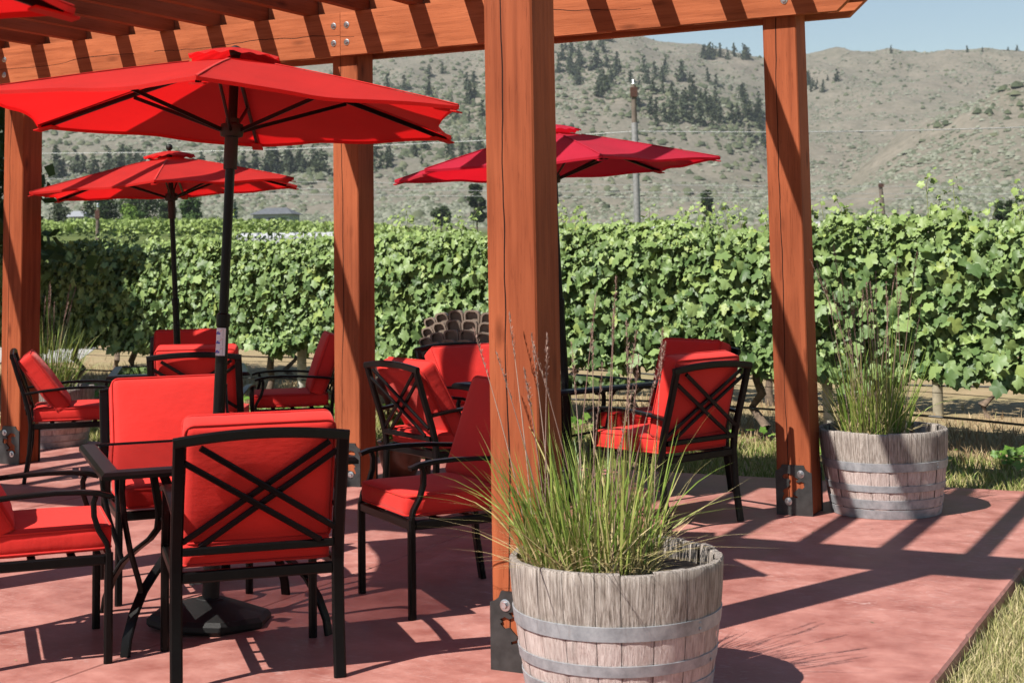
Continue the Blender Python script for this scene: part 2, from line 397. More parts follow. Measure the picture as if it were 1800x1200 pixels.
# ------------------------------------------------------------------ pergola
PG = empty('pergola', (*P4, 0), PSI)
tag(PG, 'red stained timber pergola with heavy square posts, doubled beams and rafters over the patio', 'pergola')
S = .196; BZ0, BZ1 = 2.79, 3.076; RZ1 = 3.262; BAYX, BAYY = 2.956, 3.409
HOLE = [(222, 500), (240, 465), (290, 455), (330, 470), (360, 500), (395, 515), (362, 545), (388, 560), (420, 545), (455, 565), (438, 585), (455, 600), (425, 635), (388, 625), (368, 650), (332, 690), (342, 715), (380, 730), (375, 750), (335, 735), (300, 738), (262, 745), (230, 790), (215, 760), (225, 735), (240, 690), (222, 680), (235, 650), (280, 620), (300, 590), (290, 560), (305, 530), (280, 515), (240, 520)]
def plate_mesh(flip):
    sx = .206 / 368.; sz = .275 / 605.
    def T(p): 
        x = (p[0] - 157) * sx; x = .206 - x if flip else x
        return (x - .201, (955 - p[1]) * sz)
    outer = [(157, 955), (525, 955), (525, 440), (490, 425), (462, 400), (445, 350), (225, 350), (215, 385), (190, 410), (157, 425)]
    o = [T(p) for p in outer]; h = [T(p) for p in HOLE]
    if flip: o = o[::-1]; h = h[::-1]
    tri = tessellate_polygon([[Vector((x, z, 0)) for x, z in o], [Vector((x, z, 0)) for x, z in h]])
    a = o + h; n = len(a); v = [(x, -.0085, z) for x, z in a] + [(x, -.0005, z) for x, z in a]
    f = [tuple(t) for t in tri] + [tuple(i + n for i in t[::-1]) for t in tri]
    k = len(o)
    f += [(i, (i + 1) % k, (i + 1) % k + n, i + n) for i in range(k)]
    m = len(h); f += [(k + i, k + (i + 1) % m, k + (i + 1) % m + n, k + i + n) for i in range(m)]
    me = bpy.data.meshes.new('base_plate'); me.from_pydata(v, [], f); me.update()
    import bmesh
    b = bmesh.new(); b.from_mesh(me); bmesh.ops.recalc_face_normals(b, faces=b.faces); b.to_mesh(me); b.free(); return me
PLATE = [plate_mesh(False), plate_mesh(True)]
for q in PLATE: q.materials.append(M['steel_dark'])
def bolt_mesh():
    m = MB()
    def disc(r, y0, y1, n, ch=0.):
        a = [(r * math.cos(2 * math.pi * i / n), r * math.sin(2 * math.pi * i / n)) for i in range(n)]
        v = [(x, -y0, z) for x, z in a] + [(x, -y1 + ch, z) for x, z in a] + [(x * (.8 if ch else 1), -y1, z * (.8 if ch else 1)) for x, z in a]
        f = [(i, (i + 1) % n, n + (i + 1) % n, n + i) for i in range(n)] + [(n + i, n + (i + 1) % n, 2 * n + (i + 1) % n, 2 * n + i) for i in range(n)] + [tuple(2 * n + i for i in range(n))]
        m.add(v, f)
    disc(.021, 0, .003, 16, .001); disc(.012, .003, .013, 6, .003)
    me = m.mesh('bolt'); me.materials.append(M['bolt']); return me
BOLT = bolt_mesh()
for i in range(0, -4, -1):
    for j in (0, -1):
        x, y = i * BAYX, j * BAYY
        flip = not (i == 0 and j == 0)
        p = MB().box(-S, 0, 0, S, .004, 3.06, .006).build('post', M['post'], PG, loc=(x, y, 0))
        pl = mk('base_plate', PLATE[flip], None, p); 
        b = mk('base_plate', PLATE[flip], None, p); b.rotation_euler = (0, 0, math.pi); b.location = (-S, S, 0)
        for (px_, pz) in ((.70, .227), (.34, .075)):
            fx = px_ if not flip else 1 - px_
            mk('bolt', BOLT, None, p, loc=(-.201 + .206 * fx, -.0087, pz))
XL, XR = -9.35, .30
for j in (0, -1):
    y = j * BAYY
    for k, (ya, yb) in enumerate(((-.052, -.002), (S + .002, S + .052))):
        segs = ((XL, -2.956 - .098 - .0015), (-2.956 - .098 + .0015, XR)) 
        for a, b in segs:
            m = MB(); c = .004
            if b == XR:     # chamfered tail: lower corner cut back
                pr = [(a, BZ0), (b - .05, BZ0), (b + .19, BZ0 + .21), (b + .19, BZ1), (a, BZ1)]
            else: pr = [(a, BZ0), (b, BZ0), (b, BZ1), (a, BZ1)]
            n = len(pr)
            m.add([(x, ya, z) for x, z in pr] + [(x, yb, z) for x, z in pr],
                  [tuple(range(n)), tuple(range(2 * n - 1, n - 1, -1))] + [((t + 1) % n, t, t + n, (t + 1) % n + n) for t in range(n)])
            bm_ = m.build('beam', M['beam'], PG, loc=(0, y, 0))
            if k == 0:
                for i in range(0, -4, -1):
                    for dx in (-.15, -.048):
                        X = i * BAYX + dx
                        if a < X < b and not (i == 0 and dx < -.1) and not (i == -2 and dx > -.1):
                            for zz in (BZ0 + .085, BZ0 + .2): mk('bolt', BOLT, None, bm_, loc=(X, -.0525, zz))
RX = [.345 - .409 * i for i in range(24)]
for x in RX:
    e0, e1 = -BAYY - .30, S + .42
    pr = [(e0 + .10, BZ1 + .002), (e1 - .10, BZ1 + .002), (e1, BZ1 + .09), (e1, RZ1), (e0, RZ1), (e0, BZ1 + .09)]
    m = MB(); n = 6
    m.add([(x - .012, y, z) for y, z in pr] + [(x + .052, y, z) for y, z in pr],
          [tuple(range(n - 1, -1, -1)), tuple(range(n, 2 * n))] + [(t, (t + 1) % n, (t + 1) % n + n, t + n) for t in range(n)])
    m.build('rafter', M['rafter'], PG)
for a, b in zip(RX[1:], RX[:-1]):
    for j in (0, -1):
        MB().box(a + .054, b - .014, j * BAYY + .03, j * BAYY + .07, BZ1 + .003, RZ1 - .02, .003).build('blocking', M['beam'], PG, loc=(0, 0, 0))

# ------------------------------------------------------------------ cushions and chairs
def rounded_box(hx, hy, hz, r, puff, seed, nx=18, ny=18, nz=5):
    key = {}; V = []; F = []
    def vid(p):
        k = tuple(np.round(p, 5))
        if k not in key: key[k] = len(V); V.append(np.array(p, float))
        return key[k]
    def lin(n): # denser at the ends
        t = np.linspace(-1, 1, n + 1); return np.sign(t) * (1 - (1 - np.abs(t)) ** 1.35)
    A = {0: lin(nx), 1: lin(ny), 2: lin(nz)}
    for ax in range(3):
        b, c = [(1, 2), (2, 0), (0, 1)][ax]
        for sg in (-1, 1):
            for i in range(len(A[b]) - 1):
                for j in range(len(A[c]) - 1):
                    q = []
                    for (m, n) in ((0, 0), (1, 0), (1, 1), (0, 1)):
                        p = [0, 0, 0]; p[ax] = sg; p[b] = A[b][i + m]; p[c] = A[c][j + n]; q.append(vid(p))
                    F.append(tuple(q if sg > 0 else q[::-1]))
    half = np.array([hx, hy, hz]); out = []
    for p in V:
        q = p * half; inn = np.clip(q, -(half - r), half - r); d = q - inn; L = np.linalg.norm(d)
        if L > 1e-9: q = inn + d / L * r
        w = max(0, (1 - p[0] ** 2)) * max(0, (1 - p[1] ** 2))
        q = q + np.array([0, 0, np.sign(p[2]) * abs(p[2]) * puff * (w ** .6)])
        ed = max(abs(p[0]), abs(p[1]))
        per = math.atan2(p[1], p[0])
        if ed > .9:
            wr = .0035 * mnoise.noise(Vector((per * 9, q[2] * 6, seed))) + .0022 * mnoise.noise(Vector((per * 26, q[2] * 4, seed + 3)))
            dr = np.array([q[0], q[1], 0]); dr /= np.linalg.norm(dr) + 1e-9; q = q + dr * wr * (1 - .7 * abs(p[2]))
        q = q + np.array([0, 0, .004 * mnoise.noise(Vector((q[0] * 6, q[1] * 6, seed + 9 * np.sign(p[2]))))])
        out.append(q)
    m = MB(); m.add(out, F); return m
def piping_loop(hx, hy, z, r, cr_=.03):
    pts = []
    for (sx, sy, a0) in ((1, 1, 0), (-1, 1, 90), (-1, -1, 180), (1, -1, 270)):
        for t in range(0, 91, 22):
            a = R(a0 + t); pts.append((sx * (hx - cr_) + cr_ * math.cos(a), sy * (hy - cr_) + cr_ * math.sin(a), z))
    return MB().tube(pts, r, 5, closed=True)
def seat_cushion(parent):
    o = rounded_box(.258, .272, .046, .024, .012, 1).build('seat_cushion', M['cushion'], parent, smooth=180, loc=(0, .012, .444))
    for z in (.037, -.037): piping_loop(.255, .269, z, .0052).build('piping', M['piping'], o, smooth=180)
    return o
def back_cushion(parent):
    o = rounded_box(.262, .225, .052, .026, .022, 5).build('back_cushion', M['cushion'], parent, smooth=180)
    for z in (.043, -.043): piping_loop(.259, .222, z, .0052).build('piping', M['piping'], o, smooth=180)
    o.rotation_euler = (R(90 + 17), 0, 0)    # local y up the back, local z to the rear (then leaned)
    o.location = (0, -.262, .695)
    return o
def backy(z): return -.30 - max(0, z - .5) * .30
def make_chair():
    t = empty('patio_armchair'); m = M['metal']; W = .28
    for s in (-1, 1):
        x = s * W
        MB().sweep([(x, -.315, 0), (x, -.285, .2), (x, -.277, .38), (x, -.287, .46), (x, -.302, .52), (x, backy(.7), .7), (x, backy(.845), .845)], .043, .026, (1, 0, 0)).build('rear_leg', m, t, 30)
        MB().sweep([(x, .27, 0), (x, .27, .395)], .031, .031, (1, 0, 0)).build('front_leg', m, t, 30)
        MB().sweep([(x, .272, .385), (x, .262, .43), (x, .232, .48), (x, .216, .53), (x, .214, .58), (x, .222, .603)], .030, .02, (1, 0, 0)).build('arm_support', m, t, 40)
        MB().sweep([(x, backy(.6) + .012, .590), (x, -.2, .606), (x, -.05, .618), (x, .08, .622), (x, .17, .619), (x, .235, .611), (x, .275, .598)], .04, .017, (1, 0, 0)).build('armrest', m, t, 40)
    f = MB()
    f.sweep([(-W + .016, .27, .372), (W - .016, .27, .372)], .04, .024, (0, 0, 1)); f.sweep([(-W + .022, -.277, .372), (W - .022, -.277, .372)], .04, .024, (0, 0, 1))
    for s in (-1, 1): f.sweep([(s * W, -.264, .372), (s * W, .254, .372)], .038, .024, (0, 0, 1))
    for y in (-.14, 0, .14): f.sweep([(-W + .013, y, .386), (W - .013, y, .386)], .03, .006, (0, 1, 0))
    f.build('seat_frame', m, t, 30)
    def bp(x, z): return (x, backy(z), z)
    MB().sweep([bp(x,   .842 + .022 * (1 - (x / (W + .02)) ** 2)) for x in np.linspace(-W - .02, W + .02, 13)], .036, .026, (0, 0, 1)).build('top_rail', m, t, 40)
    MB().sweep([bp(-W + .02, .462), bp(W - .02, .462)], .028, .02, (0, 0, 1)).build('lower_rail', m, t, 30)
    xi = W - .021; zl, zh = .472, .832
    def XZ(a, b):  # zoom measures to panel
        return ((a - 155) / 635 * 2 * xi - xi, zh - (b - 195) / 430 * (zh - zl))
    for k, (a, b) in enumerate((((215, 205), (793, 570)), ((152, 265), (735, 622)), ((152, 600), (760, 205)), ((225, 622), (793, 245)))):
        p, q = XZ(*a), XZ(*b); o = -.008 if k < 2 else .006
        pts = [np.array(bp(p[0] + (q[0] - p[0]) * w, p[1] + (q[1] - p[1]) * w)) + [0, o, 0] for w in np.linspace(0, 1, 5)]
        MB().sweep(pts, .021, .013, np.cross(np.array([0, 1., .3]), np.array(pts[-1]) - np.array(pts[0]))).build('cross_bar', m, t, 30)
    seat_cushion(t); back_cushion(t)
    return t
CH0 = make_chair(); used = [False]
def place_chair(x, y, head, label, group, slump=0., shift=(0, 0, 0), seat_rot=0.):
    """x, y: middle of the rear legs; head: world heading (deg) the chair faces"""
    o = CH0 if not used[0] else copy_tree(CH0); used[0] = True
    a = R(head); f = np.array([math.cos(a), math.sin(a)])
    p = np.array([x, y]) + f * .30
    o.location = (p[0], p[1], 0); o.rotation_euler = (0, 0, a - math.pi / 2)
    tag(o, label, 'armchair', group)
    for k in KIDS(o):
        if k.name.startswith('back_cushion'):
            k.rotation_euler = (R(90 + 17 + slump), 0, R(shift[2])); k.location = (shift[0], -.262 + shift[1], .695 - abs(slump) * .0022)
        if k.name.startswith('seat_cushion'): k.rotation_euler = (0, 0, R(seat_rot))
    return o
G1, G2, G3 = 'armchairs round the table with the large umbrella', 'armchairs round the table near the vines', 'armchairs round the table behind the front post'
# ------------------------------------------------------------------ tables
def make_table():
    t = empty('glass_table'); a = .485; z = .69; m = M['metal']
    # mitred sloping frame
    prof = [(a, z - .030), (a, z - .016), (a - .012, z - .004), (a - .060, z), (a - .066, z - .004), (a - .066, z - .03)]
    n = len(prof); v = []; 
    for (sx, sy) in ((1, 1), (-1, 1), (-1, -1), (1, -1)): v += [(sx * r, sy * r, h) for r, h in prof]
    f = [(c * n + i, c * n + (i + 1) % n, ((c + 1) % 4) * n + (i + 1) % n, ((c + 1) % 4) * n + i) for c in range(4) for i in range(n)]
    MB().add(v, f).build('table_frame', m, t)
    b = a - .067; MB().box(-b, b, -b, b, z - .012, z - .005).build('glass_pane', M['glass'], t)
    for k in range(4):
        an = math.pi / 4 + k * math.pi / 2; c, s_ = math.cos(an), math.sin(an); sd = (-s_, c, 0)
        P = lambda r, h: (r * c, r * s_, h)
        MB().sweep([P(.40, .672), P(.335, .655), (P(.30, .60)), P(.278, .50), P(.262, .42), P(.27, .36), P(.31, .315), P(.375, .27), P(.445, .215), P(.50, .14), P(.535, .06), P(.545, 0)], .042, .016, sd).build('leg', m, t, 40)
        MB().sweep([P(.565, .672), P(.57, .60), P(.555, .50), P(.52, .38), P(.47, .265), P(.452, .214)], .022, .016, sd).build('brace', m, t, 40)
        MB().sweep([P(.05, .36), P(.262, .40)], .022, .014, sd).build('stretcher', m, t)
    r = MB(); r.lathe([(.030, .33), (.045, .335), (.045, .385), (.030, .39)], 20, capb=False, capt=False); r.build('pole_ring', m, t, 40)
    return t
T0 = make_table()
T0.location = (-1.245, 6.165, 0); T0.rotation_euler = (0, 0, R(21)); tag(T0, 'square glass table in black metal with the large red umbrella standing through it', 'table', 'glass topped patio tables')
T2 = copy_tree(T0); T2.location = (-2.43, 10.85, 0); T2.rotation_euler = (0, 0, R(12)); tag(T2, 'square black framed glass table near the vines, under the smaller orange-red umbrella', 'table')
T3 = copy_tree(T0); T3.location = (.283, 9.21, 0); T3.rotation_euler = (0, 0, R(39)); tag(T3, 'square black glass table behind the front post, under the crimson umbrella', 'table')

def dirv(a): return np.array([math.cos(R(a)), math.sin(R(a))])
def around(c, ang, dist, side, head, *a, **k):
    p = np.array(c) + dirv(ang) * dist + dirv(ang + 90) * side; place_chair(p[0], p[1], head, *a, **k)
place_chair(-.905, 5.285, 107, 'red cushioned black armchair with its crossed bars turned outward, beside the front post barrel', G1, 0, (0, 0, 0))
place_chair(-.055, 6.675, 207, 'red armchair in shade, its back against the front post, facing the large umbrella', G1, 3, (0, .02, 0))
place_chair(-2.14, 5.655, 20, 'red armchair cut by the picture edge, arms toward the large umbrella table', G1, 14, (0, .05, 0))
place_chair(-1.655, 7.13, 291, 'sunlit red armchair behind the large umbrella pole, seat pushed under the glass table', G1, 2, (0, .02, 0))
place_chair(-2.06, 9.70, 92, 'red armchair with crossed back bars standing behind the large umbrella pole', G2)
place_chair(-2.62, 12.0, 280, 'red armchair on the lawn side of the far table, front to the camera', G2, 1)
place_chair(-3.36, 10.37, 16, 'red armchair seen side on beside the left end post, back cushion slumped', G2, 20, (0, .07, 0))
place_chair(-1.38, 11.22, 192, 'dark red armchair in shade, half hidden behind the middle post', G2, 2, (0, .02, 0))
place_chair(-.62, 8.52, 34, 'red armchair seen from behind at an angle, between the middle and front posts', G3, 12, (0, .05, 0))
place_chair(.985, 8.095, 130, 'red armchair with crossed bars behind the tall barrel grass', G3, 0, (0, 0, 2))
place_chair(1.12, 9.5, 219, 'red armchair mostly hidden behind another red armchair, lawn beyond it', G3, 2)
place_chair(-.37, 10.12, 308, 'red armchair in front of the stacked brown chairs, half in sun', G3, 17, (0, .06, 0))

# ------------------------------------------------------------------ umbrellas
def make_umbrella(cm):
    t = empty('patio_umbrella'); m = M['metal']; RR = 1.06; zr, zp = 2.02, 2.262; n = 6
    b = MB(); b.lathe([(.235, 0), (.245, .012), (.245, .03), (.228, .046), (.10, .088), (.06, .096), (.055, .10)], 8, ph=.3); b.build('base', M['plastic'], t, 25)
    s = MB(); s.lathe([(.034, .098), (.034, .30), (.03, .302)], 16, capb=False); o = s.build('base_sleeve', M['plastic'], t, 40)
    MB().lathe([(.006, 0), (.011, .004), (.011, .03), (.016, .034), (.016, .05), (.004, .054)], 10).build('clamp_knob', M['bolt'], o, 40).location = (0, -.034, .16)
    o.children[0].rotation_euler = (R(90), 0, 0)
    MB().lathe([(.0245, .1), (.0245, 1.16), (.028, 1.162), (.028, 1.21), (.021, 1.214)], 16, capb=False).build('lower_pole', m, t, 40)
    MB().lathe([(.0195, 1.2), (.0195, zp + .02)], 16).build('upper_pole', m, t, 40)
    MB().lathe([(.028, 1.80), (.028, 1.93), (.045, 1.935), (.05, 1.96), (.045, 1.985), (.028, 1.99), (.028, 2.01)], 16).build('runner', M['plastic'], t, 40)
    MB().lathe([(.03, zp - .06), (.042, zp - .055), (.042, zp - .02), (.03, zp - .015)], 16).build('top_hub', M['plastic'], t, 40)
    MB().lathe([(.006, zp + .02), (.012, zp + .03), (.012, zp + .045), (.022, zp + .052), (.026, zp + .068), (.022, zp + .084), (.006, zp + .092)], 14).build('finial', M['plastic'], t, 60)
    def rz(r): q = r / RR; return zp - (zp - zr) * (q ** 1.12)
    for k in range(n):
        a = 2 * math.pi * k / n; c, s_ = math.cos(a), math.sin(a); sd = (-s_, c, 0)
        P = lambda r, h: (r * c, r * s_, h)
        rb = MB().sweep([P(r, rz(r) - .02) for r in np.linspace(.03, RR - .03, 8)], .014, .020, sd).build('rib', m, t, 40)
        MB().sweep([P(.045, 1.96), P(.52, rz(.52) - .034)], .011, .016, sd).build('strut', m, t, 40)
        k2 = MB(); k2.sweep([P(RR - .10, rz(RR - .1) - .034), P(RR - .0, rz(RR) - .026)], .05, .006, sd); k2.build('tip_pocket', cm, t)
        MB().sweep([P(r, rz(r) + .0025) for r in np.linspace(.2, RR - .005, 14)], .011, .004, sd).build('seam', M['piping'] if cm == M['canopy'] else cm, t, 40)
        # panel between rib k and k+1
        a2 = 2 * math.pi * (k + 1) / n; A = np.array([c, s_]); B = np.array([math.cos(a2), math.sin(a2)])
        nu, nv = 14, 16; V = []; r0 = .07
        for i in range(nu + 1):
            q = i / nu; r = r0 + (RR - r0) * q
            for j in range(nv + 1):
                w = j / nv; bow = 4 * w * (1 - w)
                p = (A * (1 - w) + B * w) * r * (1 - .075 * bow * q ** 2)
                z = rz(r) - .022 * bow * math.sin(math.pi * min(1, q * .9)) * q
                z += .004 * mnoise.noise(Vector((p[0] * 5, p[1] * 5, k * 3))) * q + .006 * bow * q ** 3 * math.sin(w * 9 + k)
                V.append((p[0], p[1], z))
            # hem
        Fq = [(i * (nv + 1) + j, i * (nv + 1) + j + 1, (i + 1) * (nv + 1) + j + 1, (i + 1) * (nv + 1) + j) for i in range(nu) for j in range(nv)]
        base = len(V)
        for j in range(nv + 1):
            x, y, z = V[nu * (nv + 1) + j]; V.append((x * .997, y * .997, z - .014))
        Fq += [(nu * (nv + 1) + j, nu * (nv + 1) + j + 1, base + j + 1, base + j) for j in range(nv)]
        MB().add(V, Fq).build('canopy_panel', cm, t, 60)
    V = []; nu, nv = 6, 72
    for i in range(nu + 1):
        q = i / nu; r = .02 + .18 * q
        for j in range(nv):
            a = 2 * math.pi * j / nv; hexr = math.cos(math.pi / 6) / math.cos(((a + math.pi / 6) % (math.pi / 3)) - math.pi / 6) if False else 1 / (1 + .10 * (math.cos(6 * a + math.pi) * .5 + .5))
            ruf = .010 * math.sin(a * 15 + 1.2) + .012 * mnoise.noise(Vector((math.cos(a) * 3, math.sin(a) * 3, 5)))
            V.append((r * hexr * math.cos(a), r * hexr * math.sin(a), zp + .040 - .046 * q ** 1.5 + ruf * .6 * q ** 2))
    Fq = [(i * nv + j, i * nv + (j + 1) % nv, (i + 1) * nv + (j + 1) % nv, (i + 1) * nv + j) for i in range(nu) for j in range(nv)]
    MB().add(V, Fq).build('vent_cap', cm, t, 80)
    # tie strap folded over the canopy
    st = MB(); a = R(150); pts = []
    for q in np.linspace(0, 1, 9):
        r = .55 + .22 * q; pts.append((r * math.cos(a + .1 * q), r * math.sin(a + .1 * q), rz(r) + .012 + .018 * math.sin(q * 9)))
    st.sweep(pts, .03, .004, (-math.sin(a), math.cos(a), 0)); st.build('tie_strap', cm, t)
    return t
def set_umb(o, x, y, lean, a0, sc=1.):
    """lean: (dx, dy) tilt of the pole top per metre"""
    q = Vector((0, 0, 1)).rotation_difference(Vector((lean[0], lean[1], 1)).normalized())
    o.rotation_mode = 'QUATERNION'; o.rotation_quaternion = q @ Matrix.Rotation(R(a0), 4, 'Z').to_quaternion()
    o.location = (x, y, 0); o.scale = (sc, sc, sc)
UM = make_umbrella(M['canopy'])
U2, U4 = copy_tree(UM), copy_tree(UM)
tag(UM, 'large open red umbrella on a black pole carrying a white warning sticker', 'umbrella', 'open patio umbrellas')
set_umb(UM, -1.255, 6.16, (.038, .036), -86, 1.022)
for k in KIDS(UM):
    if k.name.startswith('finial'): k.location = (0, 0, -.04)
tag(U2, 'open orange-red umbrella striped by rafter shadows, on a pole by the vines', 'umbrella', 'open patio umbrellas')
set_umb(U2, -2.41, 10.86, (-.045, .0), -83, .985)
tag(U4, 'red umbrella of which only one canopy corner shows below the rafters', 'umbrella', 'open patio umbrellas')
set_umb(U4, -1.805, 2.63, (0, 0), -82, 1.0)
U3 = make_umbrella(M['canopy3'])
tag(U3, 'crimson pink umbrella open behind the front post', 'umbrella', 'open patio umbrellas')
set_umb(U3, .325, 9.20, (-.04, 0), -76, .985)
# sticker on the near pole: white wrap with printed pictograms
def wrap(r, z0, z1, a0, a1, n=8):
    v = []; 
    for i in range(n + 1):
        a = a0 + (a1 - a0) * i / n; v += [(r * math.cos(a), r * math.sin(a), z0), (r * math.cos(a), r * math.sin(a), z1)]
    return v, [(2 * i, 2 * i + 2, 2 * i + 3, 2 * i + 1) for i in range(n)]
M['sticker'] = simple('white_vinyl', (.62, .62, .64), .45, var=.05); M['blue'] = simple('blue_print', (.03, .10, .38), .5); M['redp'] = simple('red_print', (.6, .05, .06), .5); M['ink'] = simple('dark_print', (.08, .08, .12), .5)
ac = R(-85 + 0); ac = R(-90 - 12 + 85)      # facing the camera in umbrella axes
sk = MB().add(*wrap(.0248, 1.045, 1.155, ac - 1.15, ac + .95)).build('warning_sticker', M['sticker'], UM, 60)
for k in range(3):
    zc = 1.137 - k * .037
    MB().add(*wrap(.02505, zc - .008, zc - .001, ac - 1.0, ac + .05, 4)).build('blue_mark', M['blue'], sk)
    MB().add(*wrap(.02505, zc - .001, zc + .004, ac - .7, ac - .2, 3)).build('blue_mark', M['blue'], sk)
    fr = MB()
    for (z0, z1, a, b) in ((zc + .0135, zc + .0142, -1.05, .5), (zc - .0165, zc - .0158, -1.05, .5), (zc - .0165, zc + .0142, .48, .52), (zc - .0165, zc + .0142, -1.05, -1.01)): fr.add(*wrap(.02505, z0, z1, ac + a, ac + b, 4))
    fr.build('frame_mark', M['ink'], sk)
    v = []
    for i in range(7):
        q = i / 6; a = ac - .8 + 1.2 * q; z = zc - .012 + .024 * q; v += [(.02512 * math.cos(a), .02512 * math.sin(a), z - .0008), (.02512 * math.cos(a), .02512 * math.sin(a), z + .0008)]
    MB().add(v, [(2 * i, 2 * i + 2, 2 * i + 3, 2 * i + 1) for i in range(6)]).build('red_mark', M['redp'], sk)

# ------------------------------------------------------------------ barrels with ornamental grass
def mk_stave():
    m, nt, bs = newmat('weathered_oak'); oi = nd(nt, 'ObjectInfo'); tc = nd(nt, 'TexCoord')
    off = nd(nt, 'VectorMath', {0: tc.outputs['Object'], 1: oi.outputs['Random']}, operation='ADD').outputs[0]
    g = noise(nt, nd(nt, 'Mapping', {'Vector': off, 'Scale': (150, 150, 5)}).outputs[0], 1., 7, .7)
    g2 = noise(nt, nd(nt, 'Mapping', {'Vector': off, 'Scale': (30, 30, 3)}).outputs[0], 1., 6, .6)
    big = noise(nt, off, 7, 4)
    z = nd(nt, 'SeparateXYZ', {0: tc.outputs['Object']}).outputs[2]
    low = nd(nt, 'MapRange', {0: math_(nt, 'ADD', z, math_(nt, 'MULTIPLY', math_(nt, 'SUBTRACT', g, .5), .06)), 1: .30, 2: .27}).outputs[0]
    top = ramp(nt, g, [(.33, (.105, .082, .066)), (.5, (.355, .305, .268)), (.66, (.57, .515, .47))])
    bot = ramp(nt, g, [(.30, (.30, .215, .19)), (.45, (.52, .415, .385)), (.66, (.66, .57, .535))])
    c = mix(nt, low, top, bot)
    c = mix(nt, math_(nt, 'MULTIPLY', math_(nt, 'SUBTRACT', g2, .5, clamp=True), 2., clamp=True), c, (.11, .085, .07))
    c = mix(nt, math_(nt, 'MULTIPLY', oi.outputs['Random'], .22), c, (.20, .175, .155))
    c = mix(nt, math_(nt, 'MULTIPLY', math_(nt, 'SUBTRACT', big, .55, clamp=True), 1.5), c, (.10, .08, .07))
    nt.links.new(c, bs.inputs['Base Color']); bs.inputs['Roughness'].default_value = .9; bs.inputs['Specular IOR Level'].default_value = .15
    bump(nt, bs, math_(nt, 'ADD', math_(nt, 'MULTIPLY', g, 1.5), g2), .9, .007); return m
M['stave'] = mk_stave()
def mk_hoop():
    m, nt, bs = newmat('galvanised_hoop'); v = coords(nt); n = noise(nt, v, 18, 6, .7); n2 = noise(nt, coords(nt, (60, 60, 4)), 1, 4)
    c = ramp(nt, n, [(.3, (.19, .20, .215)), (.5, (.29, .305, .325)), (.7, (.39, .405, .425))])
    c = mix(nt, math_(nt, 'MULTIPLY', math_(nt, 'SUBTRACT', n2, .6, clamp=True), 2.), c, (.17, .13, .11))
    nt.links.new(c, bs.inputs['Base Color']); bs.inputs['Metallic'].default_value = .35; bs.inputs['Roughness'].default_value = .58
    bump(nt, bs, n, .04, .003); return m
M['hoop'] = mk_hoop()
M['soil'] = simple('potting_soil', (.045, .03, .02), .95, var=.6, nscale=30, bstr=.8)
BR, BH = .355, .463
def brad(z): q = z / BH; return .296 + (BR - .296) * (1 - (1 - q) ** 1.55)
def make_barrel(name, x, y, label, rot, seed):
    t = empty(name, (x, y, 0), rot); tag(t, label, 'barrel', 'half barrel planters'); r_ = random.Random(seed); n = 22
    wd = [1 + r_.uniform(-.28, .28) for _ in range(n)]; tot = sum(wd); a = 0
    zs = [0, .06, .13, .20, .28, .36, .43]
    for k in range(n):
        b = a + wd[k] / tot * 2 * math.pi; dr = r_.uniform(-.0025, .0025); top = BH + r_.uniform(-.006, .003); gp = .0012
        zz = zs + [top - .006, top]; V = []; na = 4
        for i, z in enumerate(zz):
            for j in range(na + 1):
                w = j / na; rr = brad(min(z, BH)) + dr
                if j in (0, na): rr -= .0022
                if i == len(zz) - 1: rr -= .004
                g_ = gp / rr; an = a + g_ + (b - a - 2 * g_) * w; V.append((rr * math.cos(an), rr * math.sin(an), z))
        zi = [top, top - .006, .3]; b0 = len(V)
        for i, z in enumerate(zi):
            for j in range(na + 1):
                rr = brad(min(z, BH)) + dr - .028 + (.004 if i == 0 else 0); g_ = gp / rr; an = a + g_ + (b - a - 2 * g_) * (j / na); V.append((rr * math.cos(an), rr * math.sin(an), z))
        m1 = na + 1; Z = len(zz)
        F = [(i * m1 + j, i * m1 + j + 1, (i + 1) * m1 + j + 1, (i + 1) * m1 + j) for i in range(Z - 1) for j in range(na)]
        F += [((Z - 1) * m1 + j, (Z - 1) * m1 + j + 1, b0 + j + 1, b0 + j) for j in range(na)]
        F += [(b0 + i * m1 + j, b0 + i * m1 + j + 1, b0 + (i + 1) * m1 + j + 1, b0 + (i + 1) * m1 + j) for i in range(2) for j in range(na)]
        for j, fl in ((0, 0), (na, 1)):   # side walls near the top
            for i in range(Z - 1):
                if zz[i] >= .28:
                    q = (i * m1 + j, (i + 1) * m1 + j, b0 + (0 if i == Z - 2 else 1 if zz[i] > .4 else 2) * m1 + j)
                    F.append(q if fl else q[::-1])
        MB().add(V, F).build('stave', M['stave'], t, 40); a = b
    for z0, z1 in ((.257, .304), (.146, .182), (.056, .104), (0.001, .05)):
        pr = [(brad(z0) + .0005, z0), (brad(z0) + .0045, z0 + .001), (brad(z1) + .0045, z1 - .001), (brad(z1) + .0005, z1)]
        h = MB(); h.lathe(pr, 56, capb=False, capt=False); o = h.build('hoop', M['hoop'], t, 40)
        an = r_.uniform(3.6, 5.6); zc = (z0 + z1) / 2; q = brad(zc) + .0045
        for s in (-1, 1):
            rv = MB(); rv.lathe([(.006, 0), (.006, .0015), (.003, .0035)], 8, capb=False); b_ = rv.build('rivet', M['hoop'], o, 40)
            b_.rotation_euler = (0, R(90), an); b_.location = (q * math.cos(an), q * math.sin(an), zc + s * .009)
    MB().lathe([(.0, .40), (.12, .415), (.25, .41), (.322, .395), (.322, .38)], 32, capb=False, capt=False).build('soil', M['soil'], t, 60)
    return t
bF = np.array([.322, 5.072]); bR_ = np.array([2.065, 8.519]); bL = np.array([-3.80, 12.25])
make_barrel('half_barrel', *bF, 'weathered grey half barrel planter in full sun, hoops bright, against the front post', .2, 3)
